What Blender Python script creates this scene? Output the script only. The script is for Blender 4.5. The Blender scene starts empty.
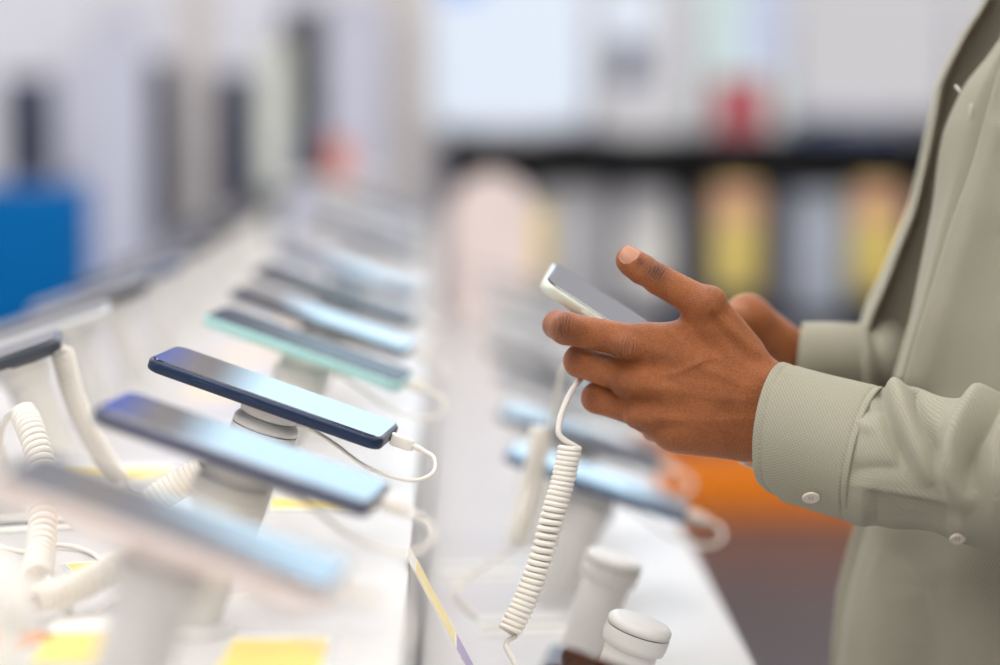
import bpy, bmesh, math, random
import numpy as np
from mathutils import Vector, Matrix, Euler

random.seed(7)
scene = bpy.context.scene
COL = scene.collection
PI = math.pi

# ------------------------------------------------------------------ camera
FPX = 85.0 / 36.0 * 1000.0
CAMZ = 1.25
PITCH = math.atan(242.5 / FPX)
YAW = math.atan(53.0 / FPX * math.cos(PITCH))
cam_d = bpy.data.cameras.new('camera')
cam_d.lens = 85.0
cam_d.sensor_width = 36.0
cam_d.clip_start = 0.05
cam_d.dof.use_dof = True
cam_d.dof.focus_distance = 1.50
cam_d.dof.aperture_fstop = 1.85
cam = bpy.data.objects.new('camera', cam_d)
COL.objects.link(cam)
cam.location = (0, 0, CAMZ)
cam.rotation_euler = (PI / 2 - PITCH, 0, -YAW)
scene.camera = cam

# ------------------------------------------------------------------ light and exposure
world = bpy.data.worlds.new('world')
scene.world = world
world.use_nodes = True
world.node_tree.nodes['Background'].inputs[0].default_value = (1.0, 0.97, 0.94, 1)
world.node_tree.nodes['Background'].inputs[1].default_value = 0.5
scene.view_settings.view_transform = 'Standard'
scene.view_settings.look = 'None'
scene.view_settings.gamma = 1.0
scene.view_settings.use_curve_mapping = False
scene.view_settings.exposure = 0.2
PANEL_EMIT = 4.3          # luminous ceiling panels, built with the ceiling below
scene.cycles.use_denoising = True

# ------------------------------------------------------------------ helpers: measuring
_fw = np.array([math.sin(YAW) * math.cos(PITCH), math.cos(YAW) * math.cos(PITCH), -math.sin(PITCH)])
_rt = np.array([math.cos(YAW), -math.sin(YAW), 0.0])
_up = np.cross(_rt, _fw)
def P(px, py, d):
    """world point at distance d along the table direction, seen at that spot of the photograph"""
    v = _fw + _rt * ((px - 500.0) / FPX) - _up * ((py - 332.5) / FPX)
    v = v * (d / v[1])
    return np.array([v[0], v[1], v[2] + CAMZ])
def proj(p):
    q = np.asarray(p, float) - np.array([0, 0, CAMZ])
    z = q @ _fw
    return 500 + FPX * (q @ _rt) / z, 332.5 - FPX * (q @ _up) / z

# ------------------------------------------------------------------ helpers: materials
def sr(r, g, b):
    f = lambda c: (c / 255.0 / 12.92) if c / 255.0 <= 0.04045 else ((c / 255.0 + 0.055) / 1.055) ** 2.4
    return (f(r), f(g), f(b), 1.0)
MATS = {}
def mat(name, col, rough=0.5, metal=0.0, spec=0.5, emit=None, estr=0.0, coat=0.0, trans=0.0, ior=1.5,
        noise=0.0, nscale=40.0, bump=0.0, bscale=200.0, sss=0.0):
    m = bpy.data.materials.new(name)
    m.use_nodes = True
    nt = m.node_tree
    b = nt.nodes['Principled BSDF']
    b.inputs['Base Color'].default_value = col
    b.inputs['Roughness'].default_value = rough
    b.inputs['Metallic'].default_value = metal
    b.inputs['Specular IOR Level'].default_value = spec
    b.inputs['IOR'].default_value = ior
    b.inputs['Coat Weight'].default_value = coat
    b.inputs['Transmission Weight'].default_value = trans
    if emit:
        b.inputs['Emission Color'].default_value = emit
        b.inputs['Emission Strength'].default_value = estr
    if sss:
        b.inputs['Subsurface Weight'].default_value = sss
        b.inputs['Subsurface Radius'].default_value = (0.004, 0.0015, 0.0008)
    tc = nt.nodes.new('ShaderNodeTexCoord')
    if noise > 0:
        n = nt.nodes.new('ShaderNodeTexNoise')
        n.inputs['Scale'].default_value = nscale
        nt.links.new(tc.outputs['Object'], n.inputs['Vector'])
        mx = nt.nodes.new('ShaderNodeMix'); mx.data_type = 'RGBA'
        mx.inputs['A'].default_value = tuple(c * (1 - noise) for c in col[:3]) + (1,)
        mx.inputs['B'].default_value = tuple(min(1, c * (1 + noise)) for c in col[:3]) + (1,)
        nt.links.new(n.outputs['Fac'], mx.inputs['Factor'])
        nt.links.new(mx.outputs['Result'], b.inputs['Base Color'])
    if bump > 0:
        n2 = nt.nodes.new('ShaderNodeTexNoise')
        n2.inputs['Scale'].default_value = bscale
        nt.links.new(tc.outputs['Object'], n2.inputs['Vector'])
        bp = nt.nodes.new('ShaderNodeBump')
        bp.inputs['Strength'].default_value = bump
        bp.inputs['Distance'].default_value = 0.002
        nt.links.new(n2.outputs['Fac'], bp.inputs['Height'])
        nt.links.new(bp.outputs['Normal'], b.inputs['Normal'])
    MATS[name] = m
    return m

M_white_top = mat('white_laminate', sr(210, 207, 206), 0.35, noise=0.02, nscale=15)
M_white_plastic = mat('white_plastic', sr(224, 222, 219), 0.4, noise=0.015, nscale=60)
M_cord = mat('cream_cord', sr(244, 239, 230), 0.42, noise=0.02, nscale=60)
M_gap = mat('dark_gap', sr(60, 58, 58), 0.6, noise=0.1)
M_screen = mat('black_screen_glass', sr(9, 10, 14), 0.04, spec=0.9, ior=1.75, noise=0.05)
M_matte = mat('matt_screen_glass', sr(30, 28, 28), 0.25, spec=0.2, ior=1.2, noise=0.05)
M_lens = mat('lens_glass', sr(10, 12, 20), 0.05, ior=1.6, noise=0.05)
def phone_mat(name, rgb, rough=0.3, metal=0.6):
    return mat('phone_' + name, sr(*rgb), rough, metal=metal, noise=0.03, nscale=30)
M_ph = {
    'cream': phone_mat('cream', (240, 222, 214), 0.4, 0.1),
    'slate': phone_mat('slate', (92, 96, 118), 0.3, 0.4),
    'navy': phone_mat('navy', (38, 54, 84), 0.3, 0.4),
    'mint': phone_mat('mint', (178, 224, 224), 0.4, 0.1),
    'graphite': phone_mat('graphite', (74, 80, 90), 0.3, 0.4),
    'black': phone_mat('black', (40, 40, 46), 0.35, 0.3),
    'silver': phone_mat('silver', (220, 222, 224), 0.3, 0.5),
    'green': phone_mat('pale_green', (222, 228, 214), 0.3, 0.3),
    'blue': phone_mat('steel_blue', (70, 96, 130), 0.3, 0.4),
}
M_yellow = mat('yellow_card', sr(238, 214, 122), 0.6, noise=0.04)
M_paley = mat('pale_yellow_card', sr(246, 230, 176), 0.6, noise=0.04)
M_buff = mat('buff_card', sr(240, 214, 180), 0.6, noise=0.04)
M_card = mat('white_card', sr(246, 244, 238), 0.6, noise=0.02)
M_orange = mat('orange_print', sr(240, 140, 40), 0.6, noise=0.05)
M_print = mat('dark_print', sr(70, 68, 76), 0.6, noise=0.05)
M_purple = mat('purple_print', sr(176, 166, 200), 0.6, noise=0.05)
M_acryl = mat('clear_acrylic', sr(232, 236, 236), 0.12, noise=0.01)

# ------------------------------------------------------------------ helpers: objects
def mesh_obj(name, verts, faces, m=None, parent=None, smooth=True, loc=None):
    me = bpy.data.meshes.new(name)
    me.from_pydata([tuple(v) for v in verts], [], [tuple(int(i) for i in f) for f in faces])
    me.update()
    if smooth:
        me.polygons.foreach_set('use_smooth', [True] * len(me.polygons))
    if m: me.materials.append(m)
    o = bpy.data.objects.new(name, me)
    COL.objects.link(o)
    if parent: o.parent = parent
    if loc is not None: o.location = loc
    return o
def tag(o, label, cat, group=None, kind=None):
    o['label'] = label; o['category'] = cat
    if group: o['group'] = group
    if kind: o['kind'] = kind
    return o
def struct(o):
    o['kind'] = 'structure'; return o
def thing(name, label, cat, loc=(0, 0, 0), rot=(0, 0, 0), group=None):
    o = bpy.data.objects.new(name, None)
    o.empty_display_size = 0.05
    COL.objects.link(o)
    o.location = tuple(float(c) for c in loc); o.rotation_euler = rot
    return tag(o, label, cat, group)
def dup(root, label, loc, rot, group=None, mats=None):
    r = root.copy(); COL.objects.link(r)
    r.location = tuple(float(c) for c in loc); r.rotation_euler = rot; r['label'] = label
    if group: r['group'] = group
    elif 'group' in r: del r['group']
    for ch in list(root.children):
        c = ch.copy(); COL.objects.link(c); c.parent = r
        setm(c, ch.name, mats)
        for g in ch.children:
            d = g.copy(); COL.objects.link(d); d.parent = c
            setm(d, g.name, mats)
    return r
def setm(o, nm, mats):
    if mats:
        k = nm.split('.')[0]
        if k in mats:
            o.material_slots[0].link = 'OBJECT'
            o.material_slots[0].material = mats[k]
class MB:
    """collects primitive shapes into one mesh"""
    def __init__(s): s.v = []; s.f = []
    def add(s, vs, fs):
        b = len(s.v); s.v += [tuple(map(float, v)) for v in vs]; s.f += [tuple(i + b for i in f) for f in fs]; return s
    def box(s, x0, x1, y0, y1, z0, z1, bev=0.0):
        if bev <= 0:
            v = [(x, y, z) for x in (x0, x1) for y in (y0, y1) for z in (z0, z1)]
            return s.add(v, [(0, 1, 3, 2), (4, 6, 7, 5), (0, 4, 5, 1), (2, 3, 7, 6), (0, 2, 6, 4), (1, 5, 7, 3)])
        bm = bmesh.new()
        bmesh.ops.create_cube(bm, size=1.0)
        for w in bm.verts:
            w.co = ((x0 + x1) / 2 + w.co.x * (x1 - x0), (y0 + y1) / 2 + w.co.y * (y1 - y0), (z0 + z1) / 2 + w.co.z * (z1 - z0))
        bmesh.ops.bevel(bm, geom=bm.edges[:], offset=bev, segments=2, affect='EDGES', profile=0.5)
        bm.verts.index_update()
        s.add([w.co[:] for w in bm.verts], [[w.index for w in f.verts] for f in bm.faces]); bm.free()
        return s
    def stack(s, rings, cap=True):
        n = len(rings[0]); vs = [p for r in rings for p in r]; fs = []
        for i in range(len(rings) - 1):
            for j in range(n):
                k = (j + 1) % n
                fs.append((i * n + j, i * n + k, (i + 1) * n + k, (i + 1) * n + j))
        if cap:
            fs.append(tuple(range(n - 1, -1, -1))); fs.append(tuple((len(rings) - 1) * n + j for j in range(n)))
        return s.add(vs, fs)
    def lathe(s, prof, n=32, c=(0, 0, 0), M=None):
        rings = []
        for r, z in prof:
            ring = []
            for j in range(n):
                a = 2 * PI * j / n
                p = Vector((r * math.cos(a), r * math.sin(a), z))
                if M is not None: p = M @ p
                ring.append((p.x + c[0], p.y + c[1], p.z + c[2]))
            rings.append(ring)
        return s.stack(rings)
    def rslab(s, lx, ly, rad, prof, n=6, c=(0, 0, 0)):
        """rounded rectangle stacked through (inset, z) pairs"""
        rings = []
        for ins, z in prof:
            hx, hy, r = lx / 2 - ins, ly / 2 - ins, max(rad - ins, 0.0002)
            ring = []
            for q, (sx, sy) in enumerate(((1, 1), (-1, 1), (-1, -1), (1, -1))):
                for k in range(n + 1):
                    a = q * PI / 2 + (PI / 2) * k / n
                    ring.append((c[0] + sx * (hx - r) + r * math.cos(a), c[1] + sy * (hy - r) + r * math.sin(a), c[2] + z))
            rings.append(ring)
        return s.stack(rings)
    def tube(s, pts, rad, n=8, closed=False):
        pts = np.asarray(pts, float); N = len(pts)
        rad = np.broadcast_to(np.asarray(rad, float), (N,))
        T = np.gradient(pts, axis=0); T /= (np.linalg.norm(T, axis=1, keepdims=True) + 1e-12)
        up = np.array([0, 0, 1.0]) if abs(T[0][2]) < 0.9 else np.array([1.0, 0, 0])
        u = np.cross(T[0], up); u /= np.linalg.norm(u)
        rings = []
        for i in range(N):
            u = u - T[i] * np.dot(u, T[i]); u /= (np.linalg.norm(u) + 1e-12)
            w = np.cross(T[i], u)
            rings.append([pts[i] + rad[i] * (math.cos(2 * PI * k / n) * u + math.sin(2 * PI * k / n) * w) for k in range(n)])
        return s.stack(rings)
    def build(s, name, m, parent=None, smooth=True, loc=None):
        return mesh_obj(name, s.v, s.f, m, parent, smooth, loc)
def sharp(o, ang=40):
    """smooth shading with hard edges kept"""
    me = o.data
    bm = bmesh.new(); bm.from_mesh(me)
    bmesh.ops.recalc_face_normals(bm, faces=bm.faces[:])
    for e in bm.edges:
        if len(e.link_faces) == 2: e.smooth = e.calc_face_angle(0) < math.radians(ang)
    bm.to_mesh(me); bm.free()
    return o
def spline(pts, n):
    """Catmull-Rom through the given points, n samples"""
    p = np.asarray(pts, float); k = len(p)
    e = np.vstack([2 * p[0] - p[1], p, 2 * p[-1] - p[-2]])
    t = np.linspace(0, k - 1 - 1e-9, n); i = t.astype(int); f = (t - i)[:, None]
    a, b, c, d = e[i], e[i + 1], e[i + 2], e[i + 3]
    return 0.5 * (2 * b + (c - a) * f + (2 * a - 5 * b + 4 * c - d) * f ** 2 + (3 * b - a - 3 * c + d) * f ** 3)
def helix(path, turns, r, nper=14):
    path = np.asarray(path, float); N = turns * nper
    p = spline(path, N)
    T = np.gradient(p, axis=0); T /= np.linalg.norm(T, axis=1, keepdims=True)
    up = np.array([0.0, 1.0, 0.1]); u = np.cross(T[0], up); u /= np.linalg.norm(u); out = []
    for i in range(N):
        u = u - T[i] * np.dot(u, T[i]); u /= np.linalg.norm(u); w = np.cross(T[i], u)
        a = 2 * PI * i / nper
        out.append(p[i] + r * (math.cos(a) * u + math.sin(a) * w))
    return np.array(out)
def coiled_cord(label, path, turns, r, wr, tail_a=None, tail_b=None, nper=14):
    base = np.asarray(path[-1], float)
    t = thing('coiled_cord', label, 'cord', base)
    h = helix(path, turns, r, nper) - base
    MB().tube(h, wr, 7).build('coil', M_cord, t)
    if tail_a is not None:
        pts = spline([h[0]] + [np.asarray(q) - base for q in tail_a], 40)
        MB().tube(pts, wr, 8).build('cord_end', M_cord, t)
    if tail_b is not None:
        pts = spline([h[-1]] + [np.asarray(q) - base for q in tail_b], 40)
        MB().tube(pts, wr, 8).build('cord_end', M_cord, t)
    return t

# ------------------------------------------------------------------ the hall
M_floor = mat('grey_floor', sr(80, 76, 78), 0.35, noise=0.06, nscale=1.5)
M_wall = mat('pale_wall', sr(228, 229, 238), 0.7, noise=0.02, nscale=2)
M_ceil = mat('white_ceiling', sr(225, 226, 228), 0.8, noise=0.02, nscale=2)
WY = 7.25
struct(MB().box(-6, 6, -3, WY + .1, -0.1, 0).build('floor', M_floor, smooth=False))
struct(MB().box(-6, 6, -3, WY + .1, 3.6, 3.7).build('ceiling', M_ceil, smooth=False))
struct(MB().box(-6, 6, WY, WY + .1, 0, 3.6).build('wall_back', M_wall, smooth=False))
struct(MB().box(-6.1, -6, -3, WY + .1, 0, 3.6).build('wall_left', M_wall, smooth=False))
struct(MB().box(6, 6.1, -3, WY + .1, 0, 3.6).build('wall_right', M_wall, smooth=False))

M_lamp = mat('lamp_diffuser', (1, 1, 1, 1), 0.6, emit=(1.0, 0.97, 0.93, 1), estr=PANEL_EMIT)
M_lampframe = mat('lamp_frame', sr(235, 235, 235), 0.5, noise=0.02)
lp = thing('ceiling_light', 'square luminous white panel set into the ceiling', 'ceiling light', (0, 0, 3.6), group='luminous ceiling panels')
f = MB()
for a in range(4):
    if a < 2: f.box(-.62, .62, (-.62, .59)[a], (-.59, .62)[a], -.03, 0)
    else: f.box((-.62, .59)[a - 2], (-.59, .62)[a - 2], -.59, .59, -.03, 0)
f.build('frame', M_lampframe, lp, smooth=False)
MB().rslab(1.18, 1.18, .02, [(0, -.02), (0, -.014), (0.01, -.008)]).build('diffuser', M_lamp, lp, smooth=False)
first = True
for x in (-4, -2, 0, 2, 4):
    for y in (-1.5, 0.4, 2.3, 4.2, 6.1):
        if first: lp.location = (x, y, 3.6); first = False
        else: dup(lp, lp['label'], (x, y, 3.6), (0, 0, 0), lp['group'])

# ------------------------------------------------------------------ display table (two tiers each side)
ZL = CAMZ - 0.295       # raised shelf
ZR = CAMZ - 0.425       # lower shelf
XE, XR, XC = -0.024, 0.228, -0.230
Y0, Y1 = 0.45, 4.35
tb = thing('display_table', 'long white two-tier shop table carrying rows of phones', 'table', (XC, (Y0 + Y1) / 2, 0))
hy = (Y1 - Y0) / 2
def tpart(name, x0, x1, z0, z1, y0=-hy, y1=hy, bev=0.002, m=None):
    return sharp(MB().box(x0 - XC, x1 - XC, y0, y1, z0, z1, bev).build(name, m or M_white_top, tb))
tpart('raised_shelf', 2 * XC - XE, XE, ZL - .022, ZL)
tpart('lower_shelf', XE + .004, XR, ZR - .028, ZR)
tpart('lower_shelf', 2 * XC - XR, 2 * XC - XE - .004, ZR - .028, ZR)
tpart('riser', XE - .02, XE - .0006, ZR - .028, ZL - .0225, -hy + .01, hy - .01)
tpart('riser', 2 * XC - XE + .003, 2 * XC - XE + .02, ZR - .028, ZL - .0225, -hy + .01, hy - .01)
tpart('cabinet', 2 * XC - .10, .10, .10, ZR - .029, -hy + .15, hy - .15)
tpart('plinth', 2 * XC - .05, .05, 0, .099, -hy + .2, hy - .2, m=M_gap)

# ------------------------------------------------------------------ phones, stands, cables
TH = math.radians(18.5)
YW = math.radians(-8)
PL, PW, PT = 0.158, 0.0745, 0.0082
def make_phone(label):
    t = thing('smartphone', label, 'smartphone')
    body = MB().rslab(PL, PW, .0105, [(.0022, -PT / 2), (.0008, -PT / 2 + .0006), (0, -PT / 2 + .002), (0, PT / 2 - .002), (.0006, PT / 2 - .0007), (.0016, PT / 2 - .0002)], n=8)
    sharp(body.build('body', M_ph['navy'], t), 50)
    s_ = MB().rslab(PL - .0034, PW - .0034, .0090, [(0, PT / 2 - .0002), (.0001, PT / 2 + .0003), (.0010, PT / 2 + .0007)], n=8)
    sharp(s_.build('screen', M_screen, t), 8)
    for k, (x0, ln) in enumerate(((-.036, .022), (-.008, .011))):
        MB().box(x0 - ln / 2, x0 + ln / 2, -PW / 2 - .0007, -PW / 2 + .001, -.0012, .0012, .0004).build('side_button', M_ph['navy'], t)
    sharp(MB().rslab(.009, .0034, .0016, [(0, 0), (0, .0008)]).build('charging_port', M_gap, t)).matrix_local = \
        Matrix.Translation((PL / 2 - .0005, 0, 0)) @ Matrix.Rotation(PI / 2, 4, 'Y') @ Matrix.Rotation(PI / 2, 4, 'Z')
    cbm = MB().rslab(.032, .032, .008, [(0.0005, -PT / 2 - .0018), (0, -PT / 2 - .0012), (0, -PT / 2)], c=(-PL / 2 + .022, .016, 0)).build('camera_bump', M_ph['navy'], t)
    for (a, b) in ((-.007, -.007), (.007, -.007), (0, .007)):
        MB().lathe([(.0052, -PT / 2 - .0024), (.0055, -PT / 2 - .0017)], 16, c=(-PL / 2 + .022 + a, .016 + b, 0)).build('lens', M_lens, cbm)
    MB().lathe([(.018, -PT / 2 - .009), (.019, -PT / 2 - .008), (.019, -PT / 2 - .001), (.0185, -PT / 2)], 32).build('security_puck', M_white_plastic, t)
    return t
def make_stand(label, h):
    """h = height of the phone centre above the shelf"""
    t = thing('display_stand', label, 'phone stand')
    ax = Matrix.Rotation(TH, 3, 'Y')
    ln = h / math.cos(TH); n = ax @ Vector((0, 0, 1))
    sharp(MB().lathe([(.027, 0), (.027, .003), (.025, .0045), (.018, .005)], 40).build('base', M_white_plastic, t), 30)
    top = ln - PT / 2 - .0098
    rings = []
    for s_, r in ((.002, .0175), (top - .02, .0175)):
        ring = []
        for j in range(40):
            a = 2 * PI * j / 40
            p = Vector((r * math.cos(a), r * math.sin(a), 0))
            if s_ > .01: p = ax @ p
            p = p + n * s_
            ring.append(p[:])
        rings.append(ring)
    sharp(MB().stack(rings).build('post', M_white_plastic, t))
    cap = MB().lathe([(.0175, top - .020), (.0205, top - .0185), (.0215, top - .015), (.0215, top - .0075)], 40, M=ax)
    sharp(cap.build('cap', M_white_plastic, t), 55)
    MB().lathe([(.0204, top - .0076), (.0204, top - .0068)], 40, M=ax).build('seam_ring', M_gap, t)
    MB().lathe([(.0213, top - .0068), (.0213, top - .003), (.0195, top - .0008), (.016, top)], 40, M=ax).build('cap_lid', M_white_plastic, t)
    return t
def make_cable(label):
    t = thing('charging_cable', label, 'cable')
    x0 = PL / 2
    MB().rslab(.0085, .0045, .0021, [(0.0003, 0), (0, .001), (0, .012), (.001, .0155)]).build('plug', M_cord, t).matrix_local = \
        Matrix.Translation((x0 + .0006, 0, 0)) @ Matrix.Rotation(PI / 2, 4, 'Y')
    MB().tube([(x0 + .015, 0, 0), (x0 + .020, 0, -.0002), (x0 + .025, 0, -.0008)], [.0021, .0019, .0015], 8).build('strain_relief', M_cord, t)
    w = spline([(x0 + .022, 0, -.0004), (x0 + .031, -.004, -.002), (x0 + .034, -.012, -.010), (x0 + .022, -.018, -.018),
                (x0 - .006, -.014, -.020), (x0 - .032, -.008, -.014), (x0 - .052, -.003, -.0105), (x0 - .060, 0, -.0098)], 60)
    MB().tube(w, .00135, 8).build('wire', M_cord, t)
    MB().tube([(x0 - .046, -.004, -.0115), (x0 - .052, -.003, -.0104), (x0 - .061, 0, -.0098)], [.0016, .0022, .0026], 8).build('strain_relief', M_cord, t)
    return t
protoP = make_phone('x'); protoC = make_cable('x')
hL = CAMZ - 0.196 - ZL
hR = hL
protoS = {'L': make_stand('x', hL)}
usedP = [False]; usedC = [False]; usedS = {'L': False}
def place_set(x, y, zt, h, color, words, group=None, glass=None, mirror=False, dyaw=0.0, phone=True, cable=True, stand=True, plural=False):
    rz = (PI if mirror else 0) + YW * (-1 if mirror else 1) + dyaw
    R = Matrix.Rotation(rz, 3, 'Z')
    n = R @ (Matrix.Rotation(TH, 3, 'Y') @ Vector((0, 0, 1)))
    foot = Vector((x, y, zt + h)) - n * (h / math.cos(TH))
    rot = (0, TH, rz)
    def put(proto, flag, key, label, loc, rt, g, mats=None):
        if not flag[key]:
            flag[key] = True; o = proto; o.location = loc; o.rotation_euler = rt; o['label'] = label
            if g: o['group'] = g
            for ch in o.children:
                setm(ch, ch.name, mats)
                for q in ch.children: setm(q, q.name, mats)
            return o
        return dup(proto, label, loc, rt, g, mats)
    mm = {'body': M_ph[color], 'side_button': M_ph[color], 'camera_bump': M_ph[color], 'screen': glass or M_screen}
    if phone: put(protoP, usedP, 0, words, (x, y, zt + h), rot, group, mm)
    short = words.split(' phone')[0]
    if stand: put(protoS['L'], usedS, 'L', ('slanted white display stand under the ' + (short + ' phone' if not group else 'phones, ' + group)), foot, (0, 0, rz), ('stands: ' + group) if group else None)
    if cable: put(protoC, usedC, 0, ('cream charging cable looping from the ' + (short + ' phone' if not group else 'phones, ' + group)), (x, y, zt + h), rot, ('cables: ' + group) if group else None)

# raised shelf, side facing the shopper
LX = -0.111
for y, c, w in ((1.045, 'cream', 'pale cream framed phone tilted on the raised shelf'),
                (1.27, 'slate', 'slate grey phone tilted on the raised shelf next to the navy one'),
                (1.505, 'navy', 'navy blue phone with glossy reflecting screen on the raised shelf'),
                (1.79, 'mint', 'mint green edged phone on the raised shelf behind the navy one'),
                (2.01, 'graphite', 'graphite phone on the raised shelf right behind the mint green one'),
                (2.25, 'black', 'matt black phone on the raised shelf behind the graphite one'),
                (2.56, 'blue', 'steel blue framed phone with bright pale blue screen on the raised shelf')):
    place_set((LX + .006 if y > 1.7 else LX) if y > 1.1 else -.122, y, ZL, hL, c, w, glass=M_matte if c in ('mint', 'black') else None)
for k, y in enumerate((2.92, 3.22, 3.52, 3.80, 4.08)):
    place_set(LX, y, ZL, hL, ('silver', 'graphite', 'silver', 'silver', 'graphite')[k], 'silver or grey phone towards the far end of the raised shelf', 'shopper side, far end of raised shelf')
# raised shelf, other side
for k, y in enumerate((1.62, 1.85, 2.10, 2.36, 2.64, 2.94, 3.24, 3.54, 3.84, 4.12)):
    c = ('graphite', 'silver', 'black', 'blue', 'black', 'black', 'graphite', 'black', 'black', 'graphite')[k]
    if k == 0: place_set(-.341, y, ZL, hL, c, 'graphite grey phone on the far side of the raised shelf, coiled cord hanging from it', mirror=True, cable=False)
    elif k == 1: place_set(-.341, y, ZL, hL, c, 'silver phone among dark ones on the far side of the raised shelf', mirror=True, cable=False)
    else: place_set(-.341, y, ZL, hL, c, 'dark phone in the row along the far side of the raised shelf', 'row on the far side', mirror=True, cable=False)
# lower shelf next to the shopper
RX = 0.125
place_set(RX, 1.505, ZR, hR, 'silver', 'white stand without a phone', phone=False, cable=False, stand=False)
def empty_stand(x, y, zt, label):
    rz = YW
    n = Matrix.Rotation(rz, 3, 'Z') @ (Matrix.Rotation(TH, 3, 'Y') @ Vector((0, 0, 1)))
    foot = Vector((x, y, zt + hR)) - n * (hR / math.cos(TH))
    return dup(protoS['L'], label, foot, (0, 0, rz))
empty_stand(RX + .004, 1.49, ZR - .001 + .001, 'empty white stand beside the dark tablet edge on the lower shelf')
empty_stand(RX + .002, 1.70, ZR, 'empty slanted white stand between the phones and another empty stand')
place_set(RX, 1.95, ZR, hR, 'blue', 'steel blue phone on the lower shelf with cable looping past the edge')
place_set(RX, 2.20, ZR, hR, 'graphite', 'dark grey phone on the lower shelf behind the steel blue one')
for k, y in enumerate((2.46, 2.74, 3.04, 3.34, 3.64, 3.92)):
    place_set(RX, y, ZR, hR, ('silver', 'graphite', 'silver', 'silver', 'silver', 'silver', 'silver')[k], 'phone farther along the lower shelf', 'far end of lower shelf')

# ------------------------------------------------------------------ the person: signed-distance body, built as one skin
def cone(Pt, a, b, r1, r2):
    a = np.asarray(a, np.float32); b = np.asarray(b, np.float32)
    ba = b - a; q = Pt - a
    t = np.clip((q @ ba) / max(float(ba @ ba), 1e-12), 0, 1)
    return np.linalg.norm(q - t[..., None] * ba, axis=-1) - (r1 + (r2 - r1) * t)
def ellip(Pt, c, r):
    q = (Pt - np.asarray(c, np.float32)) / np.asarray(r, np.float32)
    k = np.linalg.norm(q, axis=-1)
    return (k - 1) * min(r)
def smin(a, b, k):
    h = np.clip(0.5 + 0.5 * (b - a) / k, 0, 1)
    return b + (a - b) * h - k * h * (1 - h)
def grid(lo, hi, h):
    ax = [np.arange(lo[i], hi[i] + h, h, dtype=np.float32) for i in range(3)]
    return np.stack(np.meshgrid(*ax, indexing='ij'), -1)
def surface_nets(D, lo, h):
    S = D < 0
    nx, ny, nz = D.shape
    offs = [(i, j, k) for i in (0, 1) for j in (0, 1) for k in (0, 1)]
    cnt = sum(S[i:nx - 1 + i, j:ny - 1 + j, k:nz - 1 + k].astype(np.int8) for i, j, k in offs)
    act = np.argwhere((cnt > 0) & (cnt < 8))
    idx = -np.ones((nx - 1, ny - 1, nz - 1), np.int64)
    idx[act[:, 0], act[:, 1], act[:, 2]] = np.arange(len(act))
    acc = np.zeros((len(act), 3)); num = np.zeros(len(act))
    for a in offs:
        for ax in range(3):
            if a[ax] == 0:
                b = list(a); b[ax] = 1
                da = D[act[:, 0] + a[0], act[:, 1] + a[1], act[:, 2] + a[2]]
                db = D[act[:, 0] + b[0], act[:, 1] + b[1], act[:, 2] + b[2]]
                m = (da < 0) != (db < 0)
                t = np.where(m, da / np.where(m, da - db, 1), 0)
                pt = np.array(a, float)[None].repeat(len(act), 0)
                pt[:, ax] += t
                acc[m] += pt[m]; num[m] += 1
    V = (act + acc / num[:, None]) * h + np.asarray(lo)
    F = []
    for ax in range(3):
        o1, o2 = [(1, 2), (2, 0), (0, 1)][ax]
        sl0 = [slice(None)] * 3; sl1 = [slice(None)] * 3
        sl0[ax] = slice(0, -1); sl1[ax] = slice(1, None)
        ch = np.argwhere(S[tuple(sl0)] != S[tuple(sl1)])
        ok = (ch[:, o1] > 0) & (ch[:, o2] > 0) & (ch[:, o1] < D.shape[o1] - 1) & (ch[:, o2] < D.shape[o2] - 1)
        ch = ch[ok]
        q = []
        for d1, d2 in ((0, 0), (1, 0), (1, 1), (0, 1)):
            c = ch.copy(); c[:, o1] -= d1; c[:, o2] -= d2
            q.append(idx[c[:, 0], c[:, 1], c[:, 2]])
        q = np.stack(q, 1)
        inside = S[ch[:, 0], ch[:, 1], ch[:, 2]]
        q[inside] = q[inside]
        q[~inside] = q[~inside][:, ::-1]
        F.append(q)
    return V, np.vstack(F)
def relax(V, F, n=1, f=0.5):
    for _ in range(n):
        s = np.zeros_like(V); c = np.zeros(len(V))
        for i in range(4):
            for j in (1, 3):
                np.add.at(s, F[:, i], V[F[:, (i + j) % 4]]); np.add.at(c, F[:, i], 1)
        V = V * (1 - f) + f * s / c[:, None]
    return V

PX = 1.0 / 1574.0
def H(px, py, d=0.0):
    return P(px, py, 1.5 + d)

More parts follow.
